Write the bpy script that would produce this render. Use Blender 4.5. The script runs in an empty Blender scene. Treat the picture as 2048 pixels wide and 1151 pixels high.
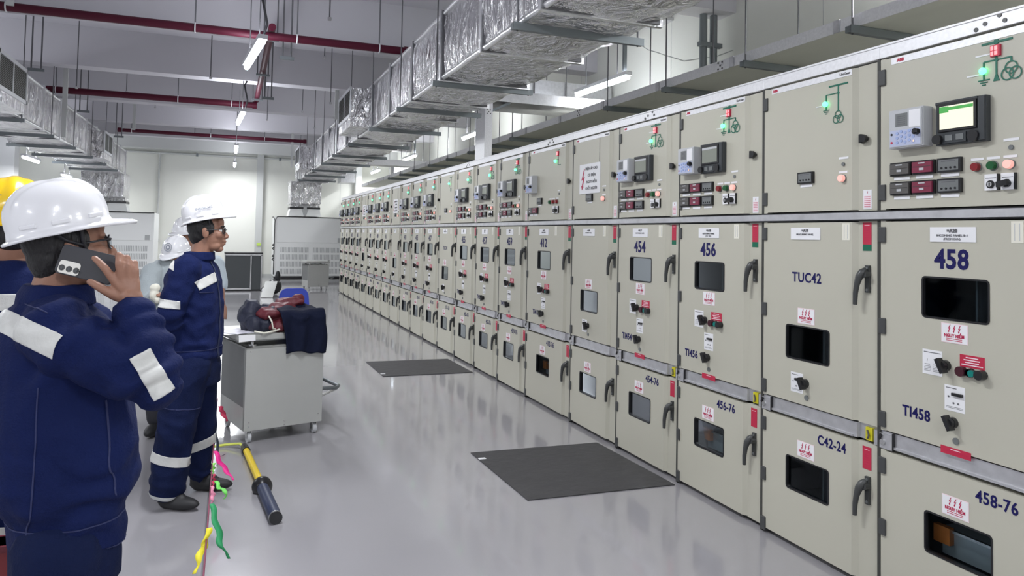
import bpy, bmesh, math, random
from mathutils import Vector, Matrix, Euler, noise
PI = math.pi
random.seed(7)
S = bpy.context.scene
COL = S.collection

# ---------------------------------------------------------------- camera
FL, CX, CY = 1451.97, 1024.0, 415.4
YAW, PITCH, ROLL = 0.3713567642, 0.0382828769, 0.0196703024
CAM = Vector((0, 0, 1.5))
cf = Vector((math.sin(YAW)*math.cos(PITCH), math.cos(YAW)*math.cos(PITCH), math.sin(PITCH)))
cr0 = Vector((math.cos(YAW), -math.sin(YAW), 0)); cu0 = cr0.cross(cf)
cr = math.cos(ROLL)*cr0 + math.sin(ROLL)*cu0
cu = -math.sin(ROLL)*cr0 + math.cos(ROLL)*cu0
cam_d = bpy.data.cameras.new('camera'); cam = bpy.data.objects.new('camera', cam_d); COL.objects.link(cam)
cam.matrix_world = Matrix(((cr.x, cu.x, -cf.x, CAM.x), (cr.y, cu.y, -cf.y, CAM.y), (cr.z, cu.z, -cf.z, CAM.z), (0, 0, 0, 1)))
cam_d.sensor_width = 36; cam_d.sensor_fit = 'HORIZONTAL'
cam_d.lens = FL/2048*36
cam_d.shift_x = 0.0
cam_d.shift_y = -(575.5-CY)/2048
cam_d.clip_start = 0.02; cam_d.clip_end = 200
S.camera = cam

# ---------------------------------------------------------------- world, exposure
W = bpy.data.worlds.new('world'); S.world = W; W.use_nodes = True
W.node_tree.nodes['Background'].inputs[0].default_value = (0.80, 0.86, 1.0, 1)
W.node_tree.nodes['Background'].inputs[1].default_value = 0.3
S.view_settings.view_transform = 'Standard'; S.view_settings.look = 'None'
S.view_settings.gamma = 1.0; S.view_settings.exposure = 0.32
S.view_settings.use_curve_mapping = False
S.cycles.use_denoising = True
S.cycles.max_bounces = 6; S.cycles.diffuse_bounces = 4; S.cycles.glossy_bounces = 3
S.cycles.transparent_max_bounces = 8
S.cycles.sample_clamp_indirect = 4.0
LAMP_W = 62.0          # watts of each ceiling batten

def at(x, y, Y):
    """the point that lies at distance Y down the hall on the sight line through (x, y) of the photograph"""
    d = cf + cr*(x-CX)/FL + cu*(CY-y)/FL
    return CAM + d*(Y/d.y)

# ---------------------------------------------------------------- materials
MATS = {}
def mat(name, col, rough=0.5, metal=0.0, bump=0.0, bscale=60, var=0.0, vscale=4, coat=0.0, emit=0, ecol=None, spec=0.5, stretch=None, detail=4):
    if name in MATS: return MATS[name]
    m = bpy.data.materials.new(name); m.use_nodes = True
    nt = m.node_tree; b = nt.nodes['Principled BSDF']
    b.inputs['Base Color'].default_value = (*col, 1)
    b.inputs['Roughness'].default_value = rough; b.inputs['Metallic'].default_value = metal
    b.inputs['Specular IOR Level'].default_value = spec
    if coat: b.inputs['Coat Weight'].default_value = coat; b.inputs['Coat Roughness'].default_value = 0.08
    if emit:
        b.inputs['Emission Color'].default_value = (*(ecol or col), 1); b.inputs['Emission Strength'].default_value = emit
    tc = nt.nodes.new('ShaderNodeTexCoord')
    src = tc.outputs['Object']
    if stretch:
        mp = nt.nodes.new('ShaderNodeMapping'); mp.inputs['Scale'].default_value = stretch
        nt.links.new(src, mp.inputs['Vector']); src = mp.outputs['Vector']
    if var:
        n = nt.nodes.new('ShaderNodeTexNoise'); n.inputs['Scale'].default_value = vscale; n.inputs['Detail'].default_value = 5
        nt.links.new(src, n.inputs['Vector'])
        mr = nt.nodes.new('ShaderNodeMapRange'); mr.inputs['To Min'].default_value = 1-var; mr.inputs['To Max'].default_value = 1+var
        nt.links.new(n.outputs['Fac'], mr.inputs['Value'])
        mx = nt.nodes.new('ShaderNodeVectorMath'); mx.operation = 'SCALE'; mx.inputs[0].default_value = col
        nt.links.new(mr.outputs[0], mx.inputs['Scale']); nt.links.new(mx.outputs[0], b.inputs['Base Color'])
    if bump:
        n = nt.nodes.new('ShaderNodeTexNoise'); n.inputs['Scale'].default_value = bscale; n.inputs['Detail'].default_value = detail
        nt.links.new(src, n.inputs['Vector'])
        bp = nt.nodes.new('ShaderNodeBump'); bp.inputs['Strength'].default_value = bump; bp.inputs['Distance'].default_value = 0.02
        nt.links.new(n.outputs['Fac'], bp.inputs['Height']); nt.links.new(bp.outputs[0], b.inputs['Normal'])
    MATS[name] = m
    return m

PAINT = mat('cabinet_paint', (0.50, 0.485, 0.405), 0.42, bump=0.03, bscale=400, var=0.02)
GAP = mat('dark_gap', (0.045, 0.045, 0.04), 0.6)
GALV = mat('galvanised', (0.62, 0.62, 0.64), 0.38, 0.75, bump=0.05, bscale=50, var=0.22, vscale=22)
GALVL = mat('galvanised_rail', (0.80, 0.80, 0.82), 0.45, 0.3, var=0.16, vscale=60)
STEEL = mat('steel_channel', (0.20, 0.22, 0.23), 0.45, 0.6)
ROD = mat('threaded_rod', (0.16, 0.16, 0.17), 0.5, 0.6)
HINGE = mat('hinge_black', (0.055, 0.057, 0.058), 0.45)
HANDLE = mat('handle_black', (0.05, 0.052, 0.052), 0.38)
BLACK = mat('black_plastic', (0.012, 0.012, 0.014), 0.32)
DKGREY = mat('dark_grey_plastic', (0.035, 0.04, 0.045), 0.35)
WHITE = mat('white_sticker', (0.82, 0.82, 0.84), 0.5)
CREAM = mat('cream_sticker', (0.78, 0.76, 0.66), 0.5)
PINKW = mat('pinkish_sticker', (0.86, 0.70, 0.74), 0.5)
REDS = mat('red_sticker', (0.50, 0.02, 0.06), 0.45)
REDINK = mat('red_ink', (0.48, 0.01, 0.07), 0.5)
GREENS = mat('green_sticker', (0.0, 0.13, 0.07), 0.45)
MIMIC = mat('mimic_green', (0.0, 0.13, 0.08), 0.5)
NAVY = mat('navy_lettering', (0.006, 0.005, 0.085), 0.5, spec=0.3)
INK = mat('grey_ink', (0.12, 0.12, 0.13), 0.6)
LGREY = mat('relay_grey', (0.50, 0.51, 0.53), 0.45)
LBLUE = mat('keypad_blue', (0.34, 0.42, 0.68), 0.5)
MGREY = mat('mid_grey_plastic', (0.16, 0.17, 0.17), 0.4)
METRED = mat('meter_red', (0.20, 0.025, 0.055), 0.35)
METGREY = mat('meter_grey', (0.10, 0.095, 0.09), 0.35)
SCREEN_D = mat('screen_dim', (0.16, 0.17, 0.15), 0.25, emit=0.12, ecol=(0.5, 0.55, 0.45))
SCREEN_L = mat('screen_lit', (0.5, 0.5, 0.42), 0.25, emit=0.62, ecol=(0.90, 0.88, 0.62))
SCREEN_G = mat('screen_green', (0.05, 0.3, 0.08), 0.3, emit=0.35, ecol=(0.10, 0.42, 0.06))
LEDG = mat('led_green', (0.1, 0.9, 0.35), 0.3, emit=3.6, ecol=(0.08, 1.0, 0.32))
LEDR = mat('led_red', (0.9, 0.2, 0.2), 0.3, emit=1.0, ecol=(1.0, 0.26, 0.28))
LEDW = mat('led_pinkish', (0.9, 0.45, 0.40), 0.3, emit=0.45, ecol=(1.0, 0.45, 0.38))
BTNR = mat('button_red', (0.22, 0.008, 0.012), 0.35)
BTNG = mat('button_green', (0.0, 0.085, 0.02), 0.35)
TEAL = mat('button_teal', (0.0, 0.20, 0.17), 0.35)
YELLOW = mat('yellow_tag', (0.62, 0.56, 0.02), 0.4)
BRIGHTSTEEL = mat('inner_steel', (0.42, 0.45, 0.46), 0.35, 0.5, var=0.15, vscale=12)
ORANGE = mat('orange_insulator', (0.55, 0.16, 0.03), 0.4)
INNER = mat('inner_dark', (0.02, 0.024, 0.028), 0.6)
CHROME = mat('chrome', (0.6, 0.6, 0.6), 0.25, 0.9)
TUBE = mat('lamp_tube', (1, 1, 1), 0.4, emit=26, ecol=(0.86, 0.92, 1.0))
LAMPBODY = mat('lamp_body', (0.75, 0.76, 0.78), 0.4)
REDPIPE = mat('red_pipe', (0.070, 0.005, 0.018), 0.5, spec=0.25)
CEIL = mat('ceiling_paint', (0.54, 0.53, 0.565), 0.85, var=0.02, vscale=1.2)
BEAMW = mat('beam_paint', (0.56, 0.55, 0.58), 0.8)
WALLP = mat('wall_paint', (0.74, 0.745, 0.69), 0.6, var=0.02, vscale=0.8)
WALLG = mat('grey_wall_paint', (0.52, 0.53, 0.54), 0.7)
COLG = mat('column_paint', (0.50, 0.51, 0.50), 0.6)
ACW = mat('unit_white', (0.80, 0.81, 0.80), 0.35)
ACG = mat('louvre_grey', (0.42, 0.43, 0.43), 0.5)
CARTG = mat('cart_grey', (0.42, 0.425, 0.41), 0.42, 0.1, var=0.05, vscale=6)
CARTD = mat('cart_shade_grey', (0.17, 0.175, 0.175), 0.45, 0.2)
MATD = mat('rubber_mat', (0.048, 0.047, 0.050), 0.55, bump=0.25, bscale=14, var=0.18, vscale=5)

def glass(name, tint, clear, rough=0.04):
    m = bpy.data.materials.new(name); m.use_nodes = True; nt = m.node_tree
    for n in list(nt.nodes): nt.nodes.remove(n)
    o = nt.nodes.new('ShaderNodeOutputMaterial'); tr = nt.nodes.new('ShaderNodeBsdfTransparent'); tr.inputs[0].default_value = (*[c*clear for c in tint], 1)
    gl = nt.nodes.new('ShaderNodeBsdfGlossy'); gl.inputs['Roughness'].default_value = rough; gl.inputs['Color'].default_value = (0.42, 0.45, 0.47, 1)
    fr = nt.nodes.new('ShaderNodeFresnel'); fr.inputs[0].default_value = 1.22
    mx = nt.nodes.new('ShaderNodeMixShader'); nt.links.new(fr.outputs[0], mx.inputs[0])
    nt.links.new(tr.outputs[0], mx.inputs[1]); nt.links.new(gl.outputs[0], mx.inputs[2]); nt.links.new(mx.outputs[0], o.inputs[0])
    MATS[name] = m
    return m
GLASS_D = glass('smoked_glass', (0.75, 0.9, 1.0), 0.45)
GLASS_C = glass('clear_glass', (0.85, 0.95, 1.0), 0.85)

# floor: glossy grey epoxy
FLOOR = mat('epoxy_floor', (0.345, 0.335, 0.355), 0.2, spec=0.6, coat=0.6)
nt = FLOOR.node_tree; b = nt.nodes['Principled BSDF']
tc = nt.nodes.new('ShaderNodeTexCoord'); n1 = nt.nodes.new('ShaderNodeTexNoise'); n1.inputs['Scale'].default_value = 1.1; n1.inputs['Detail'].default_value = 6
nt.links.new(tc.outputs['Object'], n1.inputs['Vector'])
mr = nt.nodes.new('ShaderNodeMapRange'); mr.inputs['To Min'].default_value = 0.12; mr.inputs['To Max'].default_value = 0.26
nt.links.new(n1.outputs['Fac'], mr.inputs['Value']); nt.links.new(mr.outputs[0], b.inputs['Roughness'])
n2 = nt.nodes.new('ShaderNodeTexNoise'); n2.inputs['Scale'].default_value = 2.2; n2.inputs['Detail'].default_value = 2
nt.links.new(tc.outputs['Object'], n2.inputs['Vector'])
bp = nt.nodes.new('ShaderNodeBump'); bp.inputs['Strength'].default_value = 0.10; bp.inputs['Distance'].default_value = 0.01
nt.links.new(n2.outputs['Fac'], bp.inputs['Height']); nt.links.new(bp.outputs[0], b.inputs['Normal']); nt.links.new(bp.outputs[0], b.inputs['Coat Normal'])
b.inputs['Coat Roughness'].default_value = 0.07

# foil wrapped ducts
FOIL = mat('foil', (0.78, 0.775, 0.785), 0.20, 0.90, bump=1.0, bscale=5, detail=4, stretch=(1.7, 1.7, 0.6), var=0.16, vscale=5)
for n_ in FOIL.node_tree.nodes:
    if n_.type == 'BUMP': n_.inputs['Distance'].default_value = 0.14
    if n_.type == 'TEX_NOISE' and n_.inputs['Scale'].default_value == 5 and n_.inputs['Detail'].default_value == 4: n_.inputs['Distortion'].default_value = 1.2; n_.inputs['Roughness'].default_value = 0.55
TRAYU = mat('tray_sheet', (0.86, 0.86, 0.76), 0.6, 0.0, var=0.06, vscale=5, stretch=(1, 0.25, 1))  # galvanised sheet; light reflected from the cabinets is put into this pale cream
FOILB = mat('foil_tape', (0.86, 0.86, 0.87), 0.28, 0.9, bump=0.3, bscale=30)

# ---------------------------------------------------------------- mesh builder
class MB:
    def __init__(s): s.v = []; s.f = []; s.m = []; s.mats = []; s.sm = []
    def mi(s, m):
        if m not in s.mats: s.mats.append(m)
        return s.mats.index(m)
    def add(s, vs, fs, m, smooth=False):
        o = len(s.v); s.v += [tuple(v) for v in vs]; i = s.mi(m)
        for f in fs: s.f.append(tuple(o+k for k in f)); s.m.append(i); s.sm.append(smooth)
        return s
    def box(s, x0, x1, y0, y1, z0, z1, m):
        vs = [(x, y, z) for x in (x0, x1) for y in (y0, y1) for z in (z0, z1)]
        return s.add(vs, [(0, 1, 3, 2), (4, 6, 7, 5), (0, 4, 5, 1), (2, 3, 7, 6), (0, 2, 6, 4), (1, 5, 7, 3)], m)
    def obox(s, c, ax, ay, az, m):
        """box about c with half-axis vectors"""
        c, ax, ay, az = map(Vector, (c, ax, ay, az))
        vs = [c+ax*i+ay*j+az*k for i in (-1, 1) for j in (-1, 1) for k in (-1, 1)]
        return s.add(vs, [(0, 1, 3, 2), (4, 6, 7, 5), (0, 4, 5, 1), (2, 3, 7, 6), (0, 2, 6, 4), (1, 5, 7, 3)], m)
    def tube(s, pts, r, m, n=10, caps=True, closed=False):
        pts = [Vector(p) for p in pts]; rs = r if isinstance(r, (list, tuple)) else [r]*len(pts)
        vs = []; fs = []; up = None
        for i, p in enumerate(pts):
            if closed: t = pts[(i+1) % len(pts)]-pts[i-1]
            else: t = pts[min(i+1, len(pts)-1)]-pts[max(i-1, 0)]
            t.normalize()
            if up is None:
                up = Vector((0, 0, 1)) if abs(t.z) < 0.9 else Vector((1, 0, 0))
            a = t.cross(up); a.normalize(); b = a.cross(t); b.normalize(); up = b
            for k in range(n):
                an = 2*PI*k/n; vs.append(p+(a*math.cos(an)+b*math.sin(an))*rs[i])
        L = len(pts)
        for i in range(L if closed else L-1):
            j = (i+1) % L
            for k in range(n): fs.append((i*n+k, i*n+(k+1) % n, j*n+(k+1) % n, j*n+k))
        s.add(vs, fs, m, True)
        if caps and not closed:
            s.add(vs[:n], [tuple(range(n))[::-1]], m); s.add(vs[-n:], [tuple(range(n))], m)
        return s
    def disc(s, c, axis, r, h, m, n=20, r2=None):
        c = Vector(c); ax = Vector(axis).normalized()
        return s.tube([c, c+ax*h], [r, r2 if r2 is not None else r], m, n)
    def sph(s, c, r, m, n=12, sc=(1, 1, 1)):
        c = Vector(c); vs = []; fs = []
        for i in range(1, n):
            th = PI*i/n
            for k in range(2*n): vs.append(c+Vector((r*sc[0]*math.sin(th)*math.cos(PI*k/n), r*sc[1]*math.sin(th)*math.sin(PI*k/n), r*sc[2]*math.cos(th))))
        for i in range(n-2):
            for k in range(2*n): fs.append((i*2*n+k, (i+1)*2*n+k, (i+1)*2*n+(k+1) % (2*n), i*2*n+(k+1) % (2*n)))
        t = len(vs); vs += [c+Vector((0, 0, r*sc[2])), c-Vector((0, 0, r*sc[2]))]
        for k in range(2*n): fs.append((t, k, (k+1) % (2*n))); fs.append((t+1, (n-2)*2*n+(k+1) % (2*n), (n-2)*2*n+k))
        return s.add(vs, fs, m, True)
    def prism(s, pts, d, m):
        """polygon (3D points) pushed along d"""
        pts = [Vector(p) for p in pts]; d = Vector(d); n = len(pts)
        vs = pts+[p+d for p in pts]
        fs = [tuple(range(n)), tuple(range(n, 2*n))[::-1]]+[(i, i+n, (i+1) % n+n, (i+1) % n) for i in range(n)]
        return s.add(vs, fs, m)
    def merge(s, me, m, mw=None):
        vs = [(mw @ v.co if mw else v.co) for v in me.vertices]
        return s.add(vs, [tuple(p.vertices) for p in me.polygons], m)
    def mesh(s, name):
        me = bpy.data.meshes.new(name); me.from_pydata(s.v, [], s.f)
        for m in s.mats: me.materials.append(m)
        me.polygons.foreach_set('material_index', s.m); me.polygons.foreach_set('use_smooth', s.sm)
        bm = bmesh.new(); bm.from_mesh(me); bmesh.ops.recalc_face_normals(bm, faces=bm.faces); bm.to_mesh(me); bm.free()
        me.update(); return me
    def build(s, name, parent=None, bevel=0):
        o = link(name, s.mesh(name), parent)
        if bevel: add_bevel(o, bevel)
        return o
def add_bevel(o, w, seg=2):
    b = o.modifiers.new('bevel', 'BEVEL'); b.width = w; b.segments = seg; b.limit_method = 'ANGLE'; b.angle_limit = math.radians(40)
def link(name, me, parent=None, loc=None):
    o = bpy.data.objects.new(name, me); COL.objects.link(o)
    if parent: o.parent = parent
    if loc: o.location = loc
    return o
def tag(o, label=None, cat=None, group=None, kind=None):
    if label: o['label'] = label
    if cat: o['category'] = cat
    if group: o['group'] = group
    if kind: o['kind'] = kind
    return o
def thing(name, label, cat, loc=(0, 0, 0), rz=0, group=None):
    o = bpy.data.objects.new(name, None); COL.objects.link(o); o.location = loc; o.rotation_euler = (0, 0, rz)
    o.empty_display_size = 0.1
    return tag(o, label, cat, group)
def structure(mb, name, label=None):
    return tag(mb.build(name), label, None, None, 'structure')
def copy_tree(o, parent=None):
    c = o.copy(); COL.objects.link(c); c.parent = parent
    for ch in o.children: copy_tree(ch, c)
    return c

def baked(o):
    dg = bpy.context.evaluated_depsgraph_get(); dg.update()
    me = bpy.data.meshes.new_from_object(o.evaluated_get(dg)); return me

_txt = {}
def text_mesh(body, size, bold=0.0, sx=1.0, align='CENTER'):
    k = (body, size, bold, sx, align)
    if k in _txt: return _txt[k]
    c = bpy.data.curves.new('t', 'FONT'); c.body = body; c.size = size; c.offset = bold; c.align_x = align; c.align_y = 'CENTER'
    c.extrude = 0.0006; c.resolution_u = 3; c.space_character = 1.06
    o = bpy.data.objects.new('t', c); COL.objects.link(o); me = baked(o)
    bpy.data.objects.remove(o); bpy.data.curves.remove(c)
    for v in me.vertices: v.co.x *= sx
    _txt[k] = me; return me
TXR = Matrix(((1, 0, 0, 0), (0, 0, 1, 0), (0, 1, 0, 0), (0, 0, 0, 1)))   # text plane (x,y,z) -> (x, z, y)
def put_text(mb, body, s, z, size, m, y=-0.001, bold=0.0, sx=1.0, align='CENTER'):
    me = text_mesh(body, size, bold, sx, align)
    mb.merge(me, m, Matrix.Translation((s, y, z)) @ TXR)

def rrect(x0, x1, z0, z1, r, n=5):
    out = []
    for cx, cz, a0 in ((x1-r, z1-r, 0), (x0+r, z1-r, 90), (x0+r, z0+r, 180), (x1-r, z0+r, 270)):
        for k in range(n+1):
            a = math.radians(a0+90*k/n); out.append((cx+r*math.cos(a), cz+r*math.sin(a)))
    return out
def plate_with_hole(x0, x1, z0, z1, hole, y0, y1):
    """flat plate in the x-z plane with a rounded opening; returns mesh"""
    c = bpy.data.curves.new('p', 'CURVE'); c.dimensions = '2D'; c.fill_mode = 'BOTH'; c.extrude = abs(y1-y0)/2
    for pts in ([(x0, z0), (x1, z0), (x1, z1), (x0, z1)], hole):
        sp = c.splines.new('POLY'); sp.points.add(len(pts)-1)
        for i, p in enumerate(pts): sp.points[i].co = (p[0], p[1], 0, 1)
        sp.use_cyclic_u = True
    o = bpy.data.objects.new('p', c); COL.objects.link(o); me = baked(o); bpy.data.objects.remove(o); bpy.data.curves.remove(c)
    me.transform(Matrix.Translation((0, (y0+y1)/2, 0)) @ TXR)
    return me
# ================================================================ the setting
XR, XL, YB, YF, ZC = 5.3, -6.2, 25.0, -6.0, 4.72
structure(MB().box(XL, XR, YF, YB, -0.1, 0, FLOOR), 'floor')
structure(MB().box(XL, XR, YF, YB, ZC, ZC+0.1, CEIL), 'ceiling')
m = MB().box(XL, XR, YB, YB+0.15, 0, ZC, WALLP)
for x in (-4.6, -2.05, 0.88+2.6, -0.6+3.0):
    m.box(x-0.006, x+0.006, YB-0.004, YB, 0, 3.9, COLG)
structure(m, 'wall_back')
m = MB().box(XR, XR+0.15, YF, YB, 0, ZC, WALLP)
y = -5.0
while y < 25:
    m.box(XR-0.003, XR, y-0.003, y+0.003, 0, ZC, COLG); y += 2.6
m.box(XR-0.004, XR, YF, YB, 3.55, 3.562, COLG)
structure(m, 'wall_right')
structure(MB().box(XL-0.15, XL, YF, YB, 0, ZC, WALLG), 'wall_left')
structure(MB().box(XL, XR, YF-0.15, YF, 0, ZC, WALLG), 'wall_front')
# ceiling beams across the hall
for y in (-4.8, -1.5, 1.8, 5.1, 8.4, 11.7, 14.0, 17.0, 20.3):
    pass
for y in (-3.0, 0.2, 3.4, 6.7, 10.05, 13.25, 16.5, 19.75, 22.45):
    structure(MB().box(XL, XR, y, y+0.32, 4.08, ZC, BEAMW), 'trim_beam')
m = MB().box(XL, XR, YB-0.5, YB, 3.95, ZC, COLG)
structure(m, 'trim_back_beam')
structure(MB().box(0.80, 1.0, YB-0.16, YB, 0, 3.95, COLG), 'trim_column_back')
structure(MB().box(3.95, 4.15, YB-0.3, YB, 0, 3.95, ACW), 'trim_column_right')
structure(MB().box(-5.0, -4.6, 19.5, 19.9, 0, ZC, ACW), 'trim_column_left')
structure(MB().box(XL, XR, YB-0.01, YB, 0, 0.1, COLG), 'baseboard_back')

# conduits on the back wall
t = thing('wall_conduit', 'grey conduit running along the top of the back wall', 'conduit', (0, 0, 0))
MB().tube([(-4.5, YB-0.05, 3.86), (3.9, YB-0.05, 3.86)], 0.035, COLG).build('pipe', t)
for x in (-3.5, -1.0, 1.5): MB().box(x-0.03, x+0.03, YB-0.1, YB, 3.81, 3.91, STEEL).build('clamp', t)
t = thing('drop_conduit', 'thin grey conduit dropping down the back wall beside the left unit', 'conduit', (-2.05, YB-0.05, 0))
MB().tube([(0, 0, 3.86), (-0.02, 0, 3.2), (0.0, 0, 2.5), (-0.06, 0, 1.2)], 0.03, COLG).build('pipe', t)
MB().box(-0.1, 0.04, -0.02, 0.05, 1.1, 1.2, COLG).build('elbow_box', t)

# ================================================================ ceiling lamps
def batten(p0, p1, label, group, drop='rod', top=ZC, up=0.22):
    p0, p1 = Vector(p0), Vector(p1); c = (p0+p1)/2; L = (p1-p0).length/2; rz = math.atan2((p1-p0).y, (p1-p0).x)-PI/2
    t = thing('batten_lamp', label, 'ceiling lamp', c, rz, group)
    MB().box(-0.05, 0.05, -L, L, 0.0, 0.05, LAMPBODY).build('housing', t, 0.006)
    tb = MB().tube([(0, -L+0.02, -0.022), (0, L-0.02, -0.022)], 0.032, TUBE, 14).build('tube', t)
    m = MB()
    for y in (-L*0.6, L*0.6): m.tube([(0, y, 0.05), (0, y, top-c.z)], 0.007, ROD, 6)
    m.build('suspension_rod', t)
    if drop == 'cable':
        MB().tube([(0.03, -L*0.5, 0.05), (0.08, -L*0.55, 0.25), (0.02, -L*0.6, 0.5), (0.06, -L*0.6, top-c.z)], 0.014, BLACK, 8).build('cable', t)
    elif drop == 'post':
        MB().box(-0.02, 0.02, -L*0.85-0.02, -L*0.85+0.02, 0.05, top-c.z, STEEL).build('bracket', t)
    ld = bpy.data.lights.new('lamp_light', 'AREA'); ld.shape = 'RECTANGLE'; ld.size = 0.09; ld.size_y = 2*L; ld.energy = LAMP_W*(L/0.65)
    ld.color = (0.955, 0.975, 1.0)
    lo = bpy.data.objects.new('lamp_light', ld); COL.objects.link(lo); lo.parent = t; lo.location = (0, 0, -0.062)
    lu = bpy.data.lights.new('lamp_uplight', 'AREA'); lu.shape = 'RECTANGLE'; lu.size = 0.09; lu.size_y = 2*L; lu.energy = LAMP_W*up*(L/0.65)
    lu.color = (0.90, 0.93, 1.0)
    l2 = bpy.data.objects.new('lamp_uplight', lu); COL.objects.link(l2); l2.parent = t; l2.location = (0, 0, 0.06); l2.rotation_euler = (PI, 0, 0)
    return t
batten((0.27, 7.95, 3.5), (0.14, 9.35, 3.5), 'largest lit ceiling lamp over the aisle, under the nearest red pipe', 'lamps over the aisle', 'cable')
batten((0.17, 13.0, 3.5), (0.10, 14.4, 3.5), 'lit ceiling lamp over the aisle just below the second red pipe', 'lamps over the aisle', 'cable', top=4.075)
batten((0.11, 18.3, 3.5), (0.11, 19.7, 3.5), 'small bright ceiling lamp over the aisle just below the third red pipe', 'lamps over the aisle')
batten((0.11, 22.9, 3.5), (0.11, 24.1, 3.5), 'lowest and farthest ceiling lamp of the aisle line, against the back wall', 'lamps over the aisle')
for y, w_ in ((3.35, 'almost directly above the camera'), (-1.6, 'behind the camera'), (-5.0, 'by the near end wall behind the camera')): batten((0.15, y-0.65, 3.5), (0.15, y+0.65, 3.5), 'ceiling lamp over the aisle '+w_, 'lamps over the aisle')
batten((4.52, 7.74, 3.5), (4.47, 9.08, 3.5), 'bright tilted ceiling lamp between the foil duct and the cabinet row', 'lamps over the cabinets', 'post', up=0.08)
batten((4.45, 13.0, 3.5), (4.45, 14.3, 3.5), 'ceiling lamp behind the galvanised riser', 'lamps over the cabinets')
batten((4.36, 18.0, 3.5), (4.36, 19.3, 3.5), 'lit ceiling lamp under the far part of the right foil duct', 'lamps over the cabinets', 'post')
batten((4.36, 22.8, 3.5), (4.36, 24.1, 3.5), 'farthest lit ceiling lamp above the cabinet row', 'lamps over the cabinets')
for y, w_ in ((3.35, 'above the frame over the nearest cabinets'), (-1.6, 'over the row behind the camera'), (-5.0, 'over the row by the near end wall')): batten((4.45, y-0.65, 3.5), (4.45, y+0.65, 3.5), 'ceiling lamp '+w_, 'lamps over the cabinets')
batten((-4.0, 17.6, 2.95), (-4.0, 18.9, 2.95), 'bright ceiling lamp under the left foil duct, the nearer of two', 'lamps on the left side')
batten((-4.3, 23.0, 2.95), (-4.3, 24.2, 2.95), 'bright ceiling lamp under the left foil duct, the farther of two', 'lamps on the left side')
for y, w_ in ((12.0, 'beyond the near grille of the left duct'), (8.2, 'beside the near grille of the left duct'), (2.3, 'left of the camera'), (-1.6, 'left of and behind the camera')): batten((-4.3, y-0.65, 3.3), (-4.3, y+0.65, 3.3), 'ceiling lamp on the far left, '+w_, 'lamps on the left side')

# ================================================================ red sprinkler pipes
def cross_pipe(x0, x1, y, z, r, label, hang):
    t = thing('sprinkler_pipe', label, 'pipe', (x0, y, z), 0, 'red pipes crossing the ceiling')
    MB().tube([(0, 0, 0), (x1-x0, 0, 0)], r, REDPIPE, 14).build('pipe', t)
    for xh in hang:
        x = xh-x0
        MB().tube([(x, 0, r), (x, 0, ZC-z)], 0.009, ROD, 6).tube([(x, math.cos(a)*(r+0.006), math.sin(a)*(r+0.006)) for a in [2*PI*k/14 for k in range(14)]], 0.008, LAMPBODY, 6, closed=True).build('hanger', t)
    for xh in (x0+0.03, x1-0.03):
        MB().tube([(xh-x0-0.04, 0, 0), (xh-x0+0.04, 0, 0)], r+0.012, REDPIPE, 14).build('coupling', t)
    return t
cross_pipe(-4.8, 2.15, 9.37, 3.9, 0.050, 'dark red sprinkler pipe crossing above the nearest aisle lamp', (-2.35, -0.45, 0.72, 1.75))
cross_pipe(-3.2, 0.42, 14.7, 3.9, 0.058, 'thick dark red sprinkler pipe crossing over the second aisle lamp', (-2.9, -0.95, -0.02))
cross_pipe(-2.6, 1.85, 20.0, 3.9, 0.045, 'dark red sprinkler pipe farthest down the hall', (-2.3, -0.5, 0.8))
t = thing('main_sprinkler_pipe', 'red main pipe running lengthwise over the aisle lamps', 'pipe', (0.42, 9.3, 4.0))
MB().tube([(0, 0, 0), (0, 5.45, 0)], 0.045, REDPIPE, 14).build('pipe', t)
for y in (0.35, 2.6, 4.9): MB().box(-0.10, 0.10, y-0.02, y+0.02, -0.09, -0.06, STEEL).tube([(-0.08, y, -0.07), (-0.08, y, ZC-3.95)], 0.01, ROD, 6).tube([(0.08, y, -0.07), (0.08, y, ZC-3.95)], 0.01, ROD, 6).build('hanger', t)
for p0, p1, r, lab in (((-4.9, 9.98, 4.03), (2.6, 9.98, 4.03), 0.032, 'thin grey conduit crossing the ceiling behind the nearest red pipe'),
                       ((0.9, 5.6, 4.05), (2.4, 5.4, 4.05), 0.022, 'thin grey conduit at the top edge, left of the large duct')):
    tag(MB().tube([p0, p1], r, COLG, 8).build('ceiling_conduit'), lab, 'conduit', 'grey conduits on the ceiling')
# light suspension rods and cable brackets on the ceiling
def drop_bracket(x, y, z, w, label):
    t = thing('drop_bracket', label, 'bracket', (x, y, z), 0, 'rod brackets hanging from the ceiling')
    MB().box(-w/2-0.04, w/2+0.04, -0.02, 0.02, -0.02, 0.02, STEEL).build('crossbar', t)
    for s in (-1, 1): MB().tube([(s*w/2, 0, 0), (s*w/2, 0, ZC-z)], 0.011, ROD, 6).build('rod', t)
drop_bracket(-2.62, 12.0, 3.72, 0.12, 'double rod bracket above the near grille on the left duct')
drop_bracket(-2.55, 15.2, 3.62, 0.12, 'double rod bracket behind the second red pipe, over the left duct')
drop_bracket(-2.45, 19.0, 3.62, 0.12, 'double rod bracket by the far grille on the left duct')
drop_bracket(0.62, 9.6, 3.70, 0.10, 'double rod bracket right of the nearest aisle lamp')
drop_bracket(0.52, 12.2, 3.62, 0.10, 'double rod bracket between the first two aisle lamps')
def post(x, y, z0, w, label):
    tag(MB().box(x-w/2, x+w/2, y-0.02, y+0.02, z0, ZC, COLG).box(x-w/2-0.03, x+w/2+0.03, y-0.04, y+0.04, ZC-0.02, ZC, COLG).build('strut_channel'), label, 'strut', 'grey struts hanging from the ceiling')
post(-2.55, 13.6, 2.95, 0.07, 'grey strut hanging down the side of the left duct')
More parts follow.
